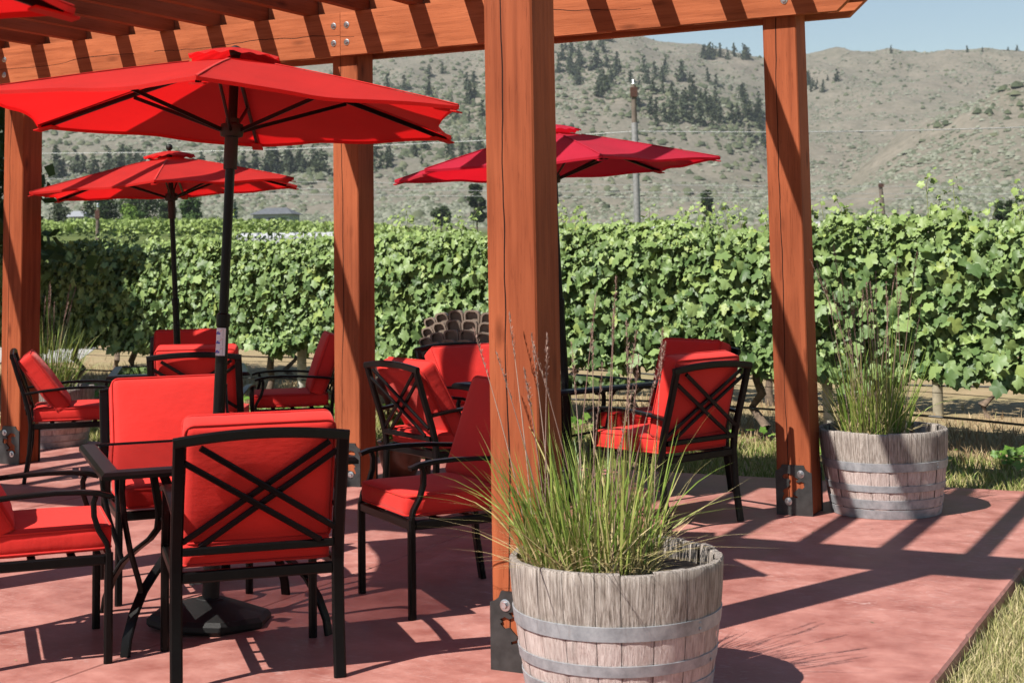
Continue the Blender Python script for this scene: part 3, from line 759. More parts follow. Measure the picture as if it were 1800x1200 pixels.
make_barrel('half_barrel', *bR_, 'weathered half barrel planter crossed by a post shadow, beside the corner post and lawn', 1.3, 8)
make_barrel('half_barrel', *bL, 'half barrel planter peeking out behind the left end post', 2.2, 12)

M['blade'] = islands('grass_blade', [(0, (.10, .17, .025)), (.45, (.18, .27, .045)), (.75, (.29, .35, .08)), (.9, (.42, .38, .14)), (1, (.56, .46, .24))], .45, .25, (.25, .3, .05))
M['straw'] = islands('straw_blade', [(0, (.36, .26, .12)), (.5, (.54, .43, .23)), (1, (.30, .27, .09))], .7, .15, (.4, .3, .1))
M['seed'] = islands('seed_head', [(0, (.20, .115, .095)), (.6, (.30, .19, .155)), (1, (.38, .28, .22))], .8, .15, (.3, .18, .12))
def blades(n, base_fn, hfn, lean, width, r_, seg=5, droop=1.):
    V = []; F = []
    for _ in range(n):
        bx, by, bz = base_fn(); h = hfn(); a = r_.uniform(0, 2 * math.pi)
        ox, oy = lean(bx, by); ln = r_.gauss(.22, .17)
        dx, dy = math.cos(a) * ln + ox, math.sin(a) * ln + oy
        w = width * r_.uniform(.6, 1.25); fa = r_.uniform(0, math.pi); sx, sy = math.cos(fa) * w, math.sin(fa) * w
        cv = abs(r_.gauss(.0, .35)) * droop; b0 = len(V)
        for i in range(seg + 1):
            q = i / seg; out = q * .6 + cv * q * q; k = (1 - q ** 2.2)
            x = bx + dx * h * out; y = by + dy * h * out; z = bz + h * (q - min(.5, cv * .55 * (abs(dx) + abs(dy)) * 2.2) * q * q)
            V += [(x - sx * k, y - sy * k, z), (x + sx * k, y + sy * k, z)]
        for i in range(seg): F.append((b0 + 2 * i, b0 + 2 * i + 1, b0 + 2 * i + 3, b0 + 2 * i + 2))
    return V, F
def seed_stalk(h, dx, dy, r_, L=.22, fat=1.):
    m = MB(); P = [np.array([dx * h * q ** 1.4, dy * h * q ** 1.4, h * q]) for q in np.linspace(0, 1, 9)]
    m.tube(P, [.0016] * 6 + [.0012, .001, .0006], 4)
    for _ in range(int(95 * fat)):
        q = 1 - L / h * (r_.random() ** .85); i = min(7, int(q * 8)); c = P[i] + (P[i + 1] - P[i]) * (q * 8 - i)
        s = (1 - q) * h / L; rad = .016 * fat * math.sin(math.pi * min(1, s * .8 + .12)) ; a = r_.uniform(0, 6.28); l = r_.uniform(.008, .018)
        d = np.array([math.cos(a), math.sin(a), 0]); p0 = c + d * .001; p1 = c + d * rad * r_.uniform(.4, 1) + np.array([0, 0, l]); sd = np.array([-d[1], d[0], 0]) * .0017
        mid = (p0 + p1) / 2
        m.add([p0, mid - sd, p1, mid + sd], [(0, 1, 2, 3)])
    return m
def grass_plant(x, y, z, label, seed, nb, ns, nst, spread, off, hb, hs, ln, group='ornamental grasses growing in the barrels'):
    r_ = random.Random(seed); t = empty('ornamental_grass', (x, y, z)); tag(t, label, 'grass plant', group)
    def base():
        while True:
            a, b = r_.uniform(-1, 1), r_.uniform(-1, 1)
            if a * a + b * b < 1: return (off[0] + a * spread, off[1] + b * spread, -.01)
    lean = lambda bx, by: ((bx - off[0]) / spread * .40 + ln[0], (by - off[1]) / spread * .40 + ln[1])
    V, F = blades(nb, base, lambda: max(.12, r_.gauss(hb, hb * .27)), lean, .0036, r_, 6)
    tag(mk('blades', npmesh('blades', V, F), M['blade'], t), kind='stuff')
    V, F = blades(ns, base, lambda: abs(r_.gauss(.09, .08)) + .04, lambda a, b: (r_.gauss(0, .8), r_.gauss(0, .8)), .003, r_, 3)
    tag(mk('dry_stems', npmesh('dry_stems', V, F), M['straw'], t), kind='stuff')
    for _ in range(nst):
        bx, by, bz = base(); lx, ly = lean(bx, by); h = r_.gauss(hs, .09)
        seed_stalk(h, lx * .45 + r_.gauss(0, .10), ly * .45 + r_.gauss(0, .10), r_, r_.uniform(.16, .26), r_.uniform(.6, 1.15)).build('seed_stalk', M['seed'], t, loc=(bx, by, bz))
    return t
grass_plant(*bF, .41, 'bright green ornamental grass with purplish seed heads in the front barrel', 5, 470, 1300, 19, .215, (-.085, .0), .40, .80, (-.08, 0))
grass_plant(*bR_, .41, 'dark upright ornamental grass in the barrel beside the corner post', 6, 320, 420, 26, .18, (-.05, .0), .46, .84, (0, 0))
grass_plant(*bL, .41, 'ornamental grass rising behind the left end post', 9, 260, 120, 12, .18, (0, 0), .52, .82, (.02, 0))

# ------------------------------------------------------------------ pot with plant and rusty ornament by the middle post
M['clay'] = simple('dark_glazed_clay', (.10, .035, .02), .35, var=.4, nscale=12)
M['rust'] = simple('rusty_iron', (.07, .028, .018), .75, .3, var=.5, nscale=25, bstr=.3)
pp = hit(694, 842); pp = np.array([pp[0] + .03, pp[1] + .12])
pt = empty('flower_pot', (*pp, 0)); tag(pt, 'dark glazed clay pot standing in shade behind the middle post', 'pot')
MB().lathe([(.09, 0), (.10, .004), (.13, .08), (.15, .16), (.145, .215), (.15, .22)], 28, capt=False).build('body', M['clay'], pt, 50)
MB().lathe([(.15, .22), (.158, .225), (.158, .24), (.15, .245), (.135, .242), (.13, .215)], 28, capb=False, capt=False).build('rim', M['clay'], pt, 50)
MB().lathe([(0, .21), (.13, .205)], 24, capb=False, capt=False).build('soil', M['soil'], pt, 60)
LEAF_OUT = [(0, 0), (.16, -.14), (.34, -.10), (.42, .10), (.36, .24), (.52, .34), (.50, .54), (.30, .58), (.24, .74), (.10, .84), (0, 1.0)]
def leaf_poly(narrow=False):
    if narrow: o = [(0, 0), (.16, .25), (.2, .5), (.12, .8), (0, 1)]
    else: o = LEAF_OUT
    pts = o + [(-x, y) for x, y in o[-2:0:-1]]
    return pts
def leaf_geo(narrow=False):
    pts = leaf_poly(narrow); c = (0, .30 if not narrow else .45)
    V = [(c[0], c[1], .0)] + [(x, y, -.16 * abs(x) ** 1.3 * 1.6 - .22 * max(0, y - .3) ** 2 + .05 * math.sin(9 * x + 7 * y)) for x, y in pts]
    n = len(pts); F = [(0, 1 + i, 1 + (i + 1) % n) for i in range(n)]
    return np.array(V), np.array(F)
LV, LF = leaf_geo(); LV2 = LV.copy(); LV2[:, 2] += .55 * np.abs(LV2[:, 0]) ** 1.2 - .18 * np.sin(LV2[:, 1] * 5); LV3 = LV.copy(); LV3[:, 2] -= .5 * np.abs(LV3[:, 0]) + .35 * LV3[:, 1] ** 2; NV, NF = leaf_geo(True)
def frames(N, T):
    """rotation matrices (n,3,3) with columns x, y(tip), z(normal)"""
    N = N / np.linalg.norm(N, axis=1, keepdims=True); T = T - N * (N * T).sum(1, keepdims=True); T = T / np.linalg.norm(T, axis=1, keepdims=True)
    X = np.cross(T, N); return np.stack([X, T, N], -1)
def leaves(P, N, T, S_, geo):
    V, F = geo; M3 = frames(N, T); n = len(P)
    W = np.einsum('nij,kj->nki', M3, V) * S_[:, None, None] + P[:, None, :]
    FF = F[None] + (np.arange(n) * len(V))[:, None, None]
    return W.reshape(-1, 3), FF.reshape(-1, F.shape[1])
def rnd_unit(n): q = rng.normal(size=(n, 3)); return q / np.linalg.norm(q, axis=1, keepdims=True)
M['vine'] = islands('vine_leaf', [(0, (.048, .095, .027)), (.35, (.11, .175, .056)), (.7, (.18, .26, .09)), (.92, (.22, .30, .095)), (1, (.24, .30, .08))], .5, .16, (.26, .38, .05), .4)
def young(m):
    nt = m.node_tree; bs = nt.nodes['Principled BSDF']; src = bs.inputs['Base Color'].links[0].from_socket
    z = nd(nt, 'SeparateXYZ', {0: nd(nt, 'NewGeometry').outputs['Position']}).outputs[2]
    f = nd(nt, 'MapRange', {0: math_(nt, 'ADD', z, math_(nt, 'MULTIPLY', noise(nt, coords(nt), 3.), .5)), 1: 1.6, 2: 2.3}).outputs[0]
    c = mix(nt, f, src, mix(nt, .5, src, (.27, .34, .075)))
    nt.links.new(c, bs.inputs['Base Color'])
young(M['vine'])
M['herb'] = islands('broad_leaf', [(0, (.07, .16, .02)), (.6, (.13, .24, .04)), (1, (.22, .32, .07))], .5, .25, (.2, .35, .04), .4)
M['bark'] = simple('vine_bark', (.12, .085, .06), .95, var=.5, nscale=25, bstr=.8)
hp = empty('potted_plant', (*pp, .21)); tag(hp, 'leafy green plant growing in the dark clay pot', 'plant')
n = 240; a = rng.uniform(0, 6.28, n); hgt = rng.uniform(0, .26, n); rr = rng.uniform(.0, .13, n)
Pn = np.stack([rr * np.cos(a), rr * np.sin(a), hgt], -1); Nn = np.stack([np.cos(a), np.sin(a), np.full(n, .9)], -1) + .5 * rnd_unit(n)
V, F = leaves(Pn, Nn, np.stack([np.cos(a), np.sin(a), np.full(n, .8)], -1), rng.uniform(.04, .08, n), (NV, NF))
tag(mk('leaves', npmesh('leaves', V, F), M['herb'], hp), kind='stuff')
og = empty('garden_stake', (pp[0] - .08, pp[1] - .02, .2)); tag(og, 'rusty metal garden stake with a rounded cap standing in the clay pot', 'ornament')
MB().tube([(0, 0, -.05), (0, 0, .28)], .008, 8).build('rod', M['rust'], og, 40)
MB().lathe([(.012, .24), (.02, .30), (.035, .335), (.075, .36), (.092, .395), (.09, .43), (.07, .46), (.035, .478), (.004, .483)], 18).build('cap', M['rust'], og, 60)

# ------------------------------------------------------------------ stacked fan back plastic chairs
M['brown_plastic'] = simple('taupe_plastic', (.215, .165, .13), .5, var=.12, nscale=6)
def fan_slat(k, n=6):
    """one fan slat with raised rim, seen from behind; local x right, y front, z up"""
    a = (k - (n - 1) / 2) / (n - 1) * R(34); m = MB(); L = .70 - .03 * abs(k - (n - 1) / 2) ** 2 / 6.25; w0, w1 = .034, .058; r0 = .36
    def P(s, w, d):  # s along slat, w sideways, d depth
        rr = r0 + s; x = rr * math.sin(a) + w * math.cos(a); zz = rr * math.cos(a) - w * math.sin(a) - r0
        yy = d + .10 * (x / .36) ** 2
        return (x, yy - zz * .18, zz * .97 + .30)
    outl = [(0, -w0), (0, w0), (L - .035, w1 - .002), (L - .010, w1 - .012), (L, w1 - .032), (L, -w1 + .032), (L - .010, -w1 + .012), (L - .035, -w1 + .002)]
    inn = [(.02, -w0 + .011), (.02, w0 - .011), (L - .045, w1 - .014), (L - .024, w1 - .022), (L - .014, w1 - .038), (L - .014, -w1 + .038), (L - .024, -w1 + .022), (L - .045, -w1 + .014)]
    n8 = len(outl)
    V = [P(s, w, 0) for s, w in outl] + [P(s, w, -.034) for s, w in outl] + [P(s, w, -.034) for s, w in inn] + [P(s, w, -.004) for s, w in inn]
    F = [tuple(range(n8 - 1, -1, -1))]
    for q in range(3): F += [(q * n8 + i, q * n8 + (i + 1) % n8, (q + 1) * n8 + (i + 1) % n8, (q + 1) * n8 + i) for i in range(n8)]
    F.append(tuple(3 * n8 + i for i in range(n8)))
    m.add(V, F); return m
def make_fan_chair():
    t = empty('plastic_lawn_chair'); m = M['brown_plastic']
    for k in range(6): fan_slat(k).build('back_slat', m, t)
    MB().sweep([(x, -.045 + .10 * (x / .36) ** 2, .62) for x in np.linspace(-.30, .30, 9)], .06, .02, (0, 0, 1)).build('back_rail', m, t, 40)
    MB().sweep([(x, -.0 + .10 * (x / .36) ** 2, .33) for x in np.linspace(-.25, .25, 7)], .06, .02, (0, 0, 1)).build('back_rail', m, t, 40)
    for s in (-1, 1):
        MB().sweep([(s * .30, -.22, .54), (s * .335, 0, .535), (s * .34, .3, .53), (s * .335, .52, .53)], .11, .022, (1, 0, 0)).build('armrest', m, t, 40)
        MB().sweep([(s * .31, .46, .0), (s * .31, .46, .52)], .08, .03, (0, 1, 0)).build('front_leg', m, t)
        MB().sweep([(s * .27, .46, .33), (s * .27, .0, .24), (s * .27, -.45, .0)], .07, .03, (0, 0, 1)).build('rear_leg', m, t)
        MB().sweep([(s * .30, -.30, .07), (s * .30, -.2, .52)], .05, .03, (0, 1, 0)).build('arm_post', m, t)
    for k in range(6): y = .47 - k * .085; MB().sweep([(-.27, y, .362 - .017 * k), (.27, y, .362 - .017 * k)], .075, .018, (0, 1, 0)).build('seat_slat', m, t)
    return t
fc0 = make_fan_chair()
names_ = ['lowest of the stack, nearest the red armchair', 'second from the ground in the stack', 'third from the ground in the stack', 'topmost of the stack, against the vines']
fa = R(66)
for k in range(4):
    o = fc0 if k == 0 else copy_tree(fc0)
    d = np.array([math.cos(fa), math.sin(fa)]); p = np.array([-.40, 11.72]) + d * (.045 * k)
    o.location = (*p, -.075 + .074 * k); o.rotation_euler = (0, 0, fa - math.pi / 2); o.scale = (1.16, 1, .92)
    tag(o, 'brown plastic fan back lawn chair, ' + names_[k], 'chair', 'stacked brown plastic chairs')

# ------------------------------------------------------------------ vineyard
Q0 = np.array([3.57, 11.14]); DR = np.array([-.7725, .635]); NRM = np.array([-.635, -.7725])   # along the row (leftwards), toward the patio
def rowpt(t, d=0.): return Q0 + DR * t - NRM * d      # d: metres behind the front row
GZ = -.08
TH = NV  # narrow leaf for shoot tips
LEAFM = npmesh('leaf', LV, LF); LEAFM.materials.append(M['vine'])
def make_vine(t, d, row, nleaf, nobj, label):
    b = rowpt(t, d); o = empty('grapevine', (b[0], b[1], GZ)); tag(o, label, 'vine', 'grapevines in the front row' if row == 0 else 'grapevines in the row behind')
    ax, nn = DR, NRM
    r_ = random.Random(int(t * 100) + row * 7)
    jx = r_.uniform(-.2, .2) if not (row == 0 and abs(t + .35) < .01) else -.34; k1 = r_.uniform(-.1, .1)
    def W(a, c, z): return (ax[0] * a + nn[0] * c, ax[1] * a + nn[1] * c, z)
    tr = MB(); tr.tube([W(jx, .03, -.02), W(jx * .7 + k1, .05, .12), W(jx * .5 - k1, -.02, .26), W(jx * .2 + k1 * .6, .02, .38), W(0, 0, .50), W(0, 0, .62)], [.052, .042, .034, .039, .036, .028], 8); tr.build('trunk', M['bark'], o, 60)
    cd = MB(); cd.tube([W(-.62, 0, .66), W(-.3, .02, .64), W(0, 0, .60), W(.3, -.02, .65), W(.62, 0, .66)], [.012, .02, .024, .02, .012], 7); cd.build('cordon', M['bark'], o, 60)
    # canes
    ca = MB(); tips = []
    for i in range(14):
        a = -.6 + i * .092 + r_.uniform(-.04, .04); zt = r_.uniform(1.68, 1.98) ; c1 = r_.uniform(-.12, .12); la = r_.uniform(-.16, .16)
        if r_.random() < .16: zt += r_.uniform(.05, .2)
        pts = [W(a, 0, .66), W(a + la * .3, c1 * .6, 1.05), W(a + la * .7, c1, 1.4), W(a + la * 1.2, c1 * 1.3, zt - .12), W(a + la * 1.5 + r_.uniform(-.05, .05), c1 * 1.5, zt)]
        ca.tube(pts, [.0045, .004, .0035, .0025, .0012], 4); tips.append(pts)
    ca.build('canes', M['cane'], o)
    # leaves: outer shells facing patio, thinner inside, back and top
    n = nleaf; a = rng.uniform(-.66, .66, n); z = .40 + (1.38 + .05 * math.sin(t * 2.3)) * rng.beta(1.1, 1.02, n)
    lump = np.array([mnoise.noise(Vector(((t + p) * 2.1, q * 2.3, row * 5))) for p, q in zip(a, z)])
    lowcut = np.array([  .60 + .16 * mnoise.noise(Vector(((t + p) * 1.7, 3.3, row))) + .07 * mnoise.noise(Vector(((t + p) * 6, 1.3, row))) for p in a])
    z = np.maximum(z, lowcut + rng.uniform(0, .08, n))
    side = rng.random(n); shell = np.where(side < .66, 1., np.where(side < .86, rng.uniform(-.8, .8, n), -1.))
    width = .235 + .09 * lump - .10 * np.clip((z - 1.4) / .4, 0, 1)
    c = shell * width + rng.normal(0, .055, n) + .05 * shell * np.array([mnoise.noise(Vector(((t + p) * 8, q * 8, row * 5 + 2))) for p, q in zip(a, z)])
    P = np.stack([ax[0] * a + nn[0] * c, ax[1] * a + nn[1] * c, z], -1)
    out = np.where(np.abs(shell) == 1, shell, rng.uniform(-1, 1, n))
    N = np.stack([nn[0] * out, nn[1] * out, .45 + .5 * np.clip((z - 1.4) / .3, 0, 1)], -1) + .72 * rnd_unit(n)
    T = np.stack([ax[0] * rng.normal(0, .5, n), ax[1] * rng.normal(0, .5, n), -np.ones(n)], -1) + .35 * rnd_unit(n)
    S_ = (.050 + .078 * rng.random(n) ** 1.6) * np.where(z > 1.55, .8, 1)
    # leaves up the shoots
    sp_, sn, st, ssz = [], [], [], []
    for pts in tips:
        p3, p4 = np.array(pts[2]), np.array(pts[4])
        for k in range(9):
            q = .15 + .85 * k / 8; i = 2 if q < .5 else 3; w = (q * 2) % 1 if q < 1 else 1
            p = np.array(pts[i]) * (1 - w) + np.array(pts[i + 1]) * w if q < 1 else p4
            ang = k * 2.4 + r_.uniform(-.5, .5); dv = np.array([math.cos(ang), math.sin(ang), r_.uniform(-.2, .5)])
            sp_.append(p + dv * .03); sn.append(np.array([dv[0] * .3 + nn[0] * .5, dv[1] * .3 + nn[1] * .5, .8]) + .3 * rng.normal(size=3)); st.append(dv); ssz.append(.10 * (1.05 - .72 * q))
    P2, N2, T2_, S2 = map(np.array, (sp_, sn, st, ssz))
    score = np.where((shell == 1) & (row == 0), S_ + .02 * rng.random(n), 0); big = np.argsort(-score)[:nobj]
    keep = np.ones(n, bool); keep[big] = False
    PP = np.concatenate([P[keep], P2]); NN = np.concatenate([N[keep], N2]); TT = np.concatenate([T[keep], T2_]); SS = np.concatenate([S_[keep], S2])
    third = rng.integers(0, 3, len(PP)); VS, FS, off_ = [], [], 0
    for q_, geo_ in enumerate((LV, LV2, LV3)):
        k_ = third == q_; V, F = leaves(PP[k_], NN[k_], TT[k_], SS[k_], (geo_, LF)); VS.append(V); FS.append(F + off_); off_ += len(V)
    V, F = np.concatenate(VS), np.concatenate(FS)
    tag(mk('foliage', npmesh('foliage', V, F), M['vine'], o), kind='stuff')
    if nobj:
        M3 = frames(N[big], T[big])
        for i, j in enumerate(big):
            q = bpy.data.objects.new('leaf', LEAFM); col.objects.link(q); q.parent = o
            m4 = Matrix(M3[i].tolist()).to_4x4() @ Matrix.Scale(float(S_[j]) * 1.05, 4); m4.translation = Vector((P[j] + .012 * np.array([nn[0], nn[1], 0])).tolist()); q.matrix_basis = m4
M['cane'] = simple('green_cane', (.20, .22, .07), .7)
VT = [-1.55 + 1.2 * i for i in range(14)]
where = ['at the right end beside the lawn', 'with a leaning bare trunk beyond the corner barrel', 'behind the corner barrel grass', 'behind the corner post', 'right of the tall wooden pole', 'below the crimson umbrella', 'behind the front post', 'behind the stacked brown chairs', 'between the middle post and stacked chairs', 'behind the middle post', 'next to the pale vineyard post', 'behind the far table', 'at the edge of the tree shadow', 'deep in the tree shadow by the left end post']
for i, t in enumerate(VT):
    make_vine(t, 0, 0, 2500, 60, 'leafy grapevine in the front row ' + where[i])
for i in range(15):
    make_vine(-2.6 + 1.2 * i, 2.5, 1, 700, 0, 'leafy grapevine in the row behind the front row')
M['pale_wood'] = simple('pale_round_post', (.42, .40, .34), .85, var=.25, nscale=14, bstr=.3)
M['grey_wood'] = simple('grey_round_post', (.27, .235, .17), .9, var=.25, nscale=14, bstr=.3)
def row_hit(u, d=0.):
    dd = ray(u, 500); dd = dd[:2] / dd[1]; o = Q0 - NRM * d   # o + DR t = dd s
    A = np.array([[DR[0], -dd[0]], [DR[1], -dd[1]]]); t, s = np.linalg.solve(A, -o); return o + DR * t
for u, d, r_, hh, mt, lb in ((1448, .0, .042, 1.75, 'pale_wood', 'pale round vineyard post between corner post and barrel'), (530, 0., .05, 1.75, 'pale_wood', 'pale round vineyard post left of the middle post'), (1640, 2.5, .05, 1.7, 'grey_wood', 'grey wooden vineyard post behind the corner barrel grass'), (712, 2.5, .05, 1.7, 'grey_wood', 'grey wooden vineyard post left of the stacked brown chairs')):
    p = row_hit(u, d); MBp = MB(); MBp.lathe([(r_, -.3), (r_ * .98, hh * .5), (r_ * .96, hh), (r_ * .8, hh + .012)], 14)
    tag(MBp.build('vineyard_post', M[mt], None, 40, loc=(p[0], p[1], GZ)), lb, 'post', 'vineyard posts')
M['wire'] = simple('steel_wire', (.22, .22, .22), .5, .6); M['hose'] = simple('black_hose', (.03, .03, .03), .5)
for d, zs_ in ((0, ((.26, .010, 'hose', 'drip_hose'), (.44, .003, 'wire', 'trellis_wire'), (.60, .003, 'wire', 'trellis_wire'), (1.15, .0022, 'wire', 'trellis_wire'))), (2.5, ((.27, .010, 'hose', 'drip_hose'), (.45, .003, 'wire', 'trellis_wire')))):
    for z, r_, mt, nm in zs_:
        pts = [(*rowpt(t, d - .03), GZ + z + .012 * math.sin(t * 2.6) + .01 * math.sin(t * 1.1)) for t in np.arange(-3, 17, .4)]
        o = MB().tube(pts, r_, 6).build(nm, M[mt], None, 60)
        hn = 'lower' if z == .44 else 'middle' if z == .60 else 'upper'
        if nm == 'drip_hose': tag(o, 'black drip hose sagging along the %s vine row just above ground' % ('front' if d == 0 else 'second'), 'hose')
        else: tag(o, '%s grey trellis wire strung along the %s vine row' % (hn, 'front' if d == 0 else 'second'), 'wire')

# ------------------------------------------------------------------ grass: lawn and dry strip
M['lawn'] = islands('lawn_blade', [(0, (.16, .19, .06)), (.35, (.30, .29, .11)), (.7, (.48, .41, .21)), (1, (.60, .51, .31))], .7, .2, (.3, .32, .08), .2)
M['lawn_g'] = islands('green_blade', [(0, (.11, .17, .035)), (.4, (.20, .24, .06)), (.7, (.36, .33, .13)), (1, (.50, .43, .22))], .7, .2, (.25, .34, .06), .2)
M['drygrass'] = islands('dry_blade', [(0, (.27, .18, .10)), (.5, (.38, .27, .16)), (.85, (.50, .39, .25)), (1, (.17, .19, .05))], .8, .15, (.4, .3, .15), .2)
def scatter_blades(name, n, fn, hmin, hmax, w, m, label):
    P = np.array([fn() for _ in range(n)]); a = rng.uniform(0, 6.28, n); h = rng.uniform(hmin, hmax, n); ln = rng.uniform(.1, .95, n) * h
    la = rng.uniform(0, 6.28, n); ww = w * rng.uniform(.6, 1.4, n)
    sx = np.cos(a) * ww; sy = np.sin(a) * ww; dx = np.cos(la) * ln; dy = np.sin(la) * ln; z0 = P[:, 2]
    V = np.stack([np.stack([P[:, 0] - sx, P[:, 1] - sy, z0], -1), np.stack([P[:, 0] + sx, P[:, 1] + sy, z0], -1),
                  np.stack([P[:, 0] + sx * .7 + dx * .35, P[:, 1] + sy * .7 + dy * .35, z0 + h * .6], -1), np.stack([P[:, 0] - sx * .7 + dx * .35, P[:, 1] - sy * .7 + dy * .35, z0 + h * .6], -1),
                  np.stack([P[:, 0] + dx, P[:, 1] + dy, z0 + h], -1)], 1).reshape(-1, 3)
    b = (np.arange(n) * 5)[:, None]
    F = np.concatenate([b + [0, 1, 2], b + [0, 2, 3], b + [3, 2, 4]])
    tag(mk(name, npmesh(name, V, F), m), label, 'grass', kind='stuff')
ru = rng.uniform
def inner(x, y): return X0 < x < X1 and Y0 < y < Y1
def f1():
    while True:
        y = ru(-3.6, 1.9); x = X1 + .0 + abs(rng.normal(0, .55)); p = loc2w(x, y)
        return (p[0], p[1], GZ)
scatter_blades('lawn_edge_grass', 26000, f1, .035, .085, .0022, M['lawn'], 'dry yellowish lawn along the right edge of the patio')
def f2():
    while True:
        x = ru(-9, 4.5); y = ru(Y1 + .01, Y1 + 3.2); p = loc2w(x, y); q = p - Q0; d = -(q @ NRM)
        if d < -.25: return (p[0], p[1], GZ)
scatter_blades('lawn_grass', 46000, f2, .03, .09, .004, M['lawn_g'], 'green and straw lawn strip between the patio and the vines')
def f3():
    while True:
        t = ru(-2.5, 17); d = rng.normal(.5, 1.0); p = rowpt(t, d)
        if d > -.55: return (p[0], p[1], GZ)
scatter_blades('dry_grass', 26000, f3, .02, .10, .0045, M['drygrass'], 'tan dry grass under and behind the vine rows')
def f4():
    t = ru(-2.5, 15); d = rng.normal(-.45, .22); p = rowpt(t, d); return (p[0], p[1])
n = 2600; Pn = np.array([[*f4(), GZ + ru(.02, .13)] for _ in range(n)])
kp = np.array([mnoise.noise(Vector((p[0] * 1.3, p[1] * 1.3, 4))) > -.02 for p in Pn]); Pn = Pn[kp]; n = len(Pn)
V, F = leaves(Pn, np.stack([np.zeros(n), np.full(n, -.4), np.ones(n)], -1) + .6 * rnd_unit(n), rnd_unit(n) * [1, 1, .4], rng.uniform(.03, .085, n), (LV, LF))
tag(mk('weeds', npmesh('weeds', V, F), M['herb']), 'broad leaved green weeds along the foot of the front vine row', 'weeds', kind='stuff')
# farther vineyard rows in the field at the left
FP = []
for yy_ in (88, 100, 113, 127, 142):
    k_ = 5000; xx_ = rng.uniform(-62, -8, k_); FP.append(np.stack([xx_, yy_ + rng.normal(0, .35, k_), terr(xx_, np.full(k_, float(yy_))) + .1 + .75 * rng.random(k_) * (1 + .25 * np.sin(xx_ * 1.7 + yy_))], -1))
FP = np.concatenate(FP); n = len(FP)
V, F = leaves(FP, rnd_unit(n) + [0, -.5, .6], rnd_unit(n), rng.uniform(.14, .28, n), (LV, LF))
tag(mk('vineyard_rows', npmesh('vineyard_rows', V, F), M['vine']), 'far green vineyard rows crossing the field behind the tree shadow', 'vineyard', kind='stuff')
# gravel drive at the left behind the vines
rd = MB(); rw = [(-16, 22.0), (-6.9, 23.6), (-8.4, 31), (-18, 29)]
rd.add([(x, y, GZ + .006) for x, y in rw], [(0, 1, 2, 3)])
M['gravel'] = simple('pale_gravel', (.33, .31, .29), .95, var=.2, nscale=9, bstr=.4)
tag(rd.build('gravel_drive', M['gravel']), kind='structure')

# ------------------------------------------------------------------ trees
def crown_leaves(P, S_, out_bias, centre):
    n = len(P); N = (P - centre); N /= np.linalg.norm(N, axis=1, keepdims=True) + 1e-6
    N = N * out_bias + rnd_unit(n) * (1 - out_bias * .5) + np.array([0, 0, .35]); T = rnd_unit(n)
    q = np.array([[-.5, -.5, 0], [.5, -.5, 0], [.35, .55, .12], [-.35, .55, .12]]); M3 = frames(N, T)
    W = np.einsum('nij,kj->nki', M3, q) * S_[:, None, None] + P[:, None, :]
    return W.reshape(-1, 3), np.arange(n * 4).reshape(-1, 4)
def fmat(nm, a, b): return islands(nm, [(0, a), (.6, [(x + y) / 2 for x, y in zip(a, b)]), (1, b)], .75, .15, (.15, .2, .03), .15)
M['pine'] = fmat('pine_needles', (.032, .044, .026), (.075, .09, .052)); M['spruce'] = fmat('spruce_needles', (.025, .05, .035), (.06, .10, .075))
M['dark_leaf'] = fmat('dark_leaf', (.018, .034, .012), (.055, .08, .028)); M['bright_leaf'] = fmat('bright_leaf', (.09, .17, .03), (.19, .28, .06)); M['mid_leaf'] = fmat('mid_leaf', (.035, .075, .02), (.085, .14, .04))
M['trunk'] = simple('tree_bark', (.09, .065, .05), .95, var=.4, nscale=3)
def conifer_mesh(h, r, nlev, nper, sz, seed, power=.85, base=.08):
    g_ = np.random.default_rng(seed); P = []; S_ = []
    for i in range(nlev):
        q = i / (nlev - 1); z = h * (base + (1 - base) * q); rr = r * (1 - q) ** power * g_.uniform(.75, 1.2) + .02 * r
        k = max(3, int(nper * (1 - q * .75)))
        for j in range(k):
            a = g_.uniform(0, 6.28); L = rr * g_.uniform(.55, 1.1); m = max(2, int(L / (sz * .45)))
            for w in np.linspace(.12, 1, m):
                P.append((L * w * math.cos(a) + g_.normal(0, sz * .25), L * w * math.sin(a) + g_.normal(0, sz * .25), z - .22 * L * w * w + .08 * L * w + g_.normal(0, sz * .2))); S_.append(sz * g_.uniform(.6, 1.25) * (1 - .35 * w))
    P = np.array(P); S_ = np.array(S_); return crown_leaves(P, S_, .3, np.array([0, 0, h * .4]))
def lobed_mesh(h, r, nb, nl, sz, seed, zlo=.25):
    g_ = np.random.default_rng(seed); P = []; 
    for b in range(nb):
        a = g_.uniform(0, 6.28); q = g_.uniform(zlo, .92); rr = r * math.sqrt(max(.05, 1 - ((q - .55) / .52) ** 2)) * g_.uniform(.25, .8)
        c = np.array([rr * math.cos(a), rr * math.sin(a), h * q]); br = r * g_.uniform(.26, .46)
        d = g_.normal(size=(nl, 3)); d /= np.linalg.norm(d, axis=1, keepdims=True); P.append(c + d * br * g_.uniform(.55, 1.05, (nl, 1)) * [1, 1, .85])
    P = np.concatenate(P); return crown_leaves(P, sz * g_.uniform(.6, 1.3, len(P)), .6, np.array([0, 0, h * .5]))
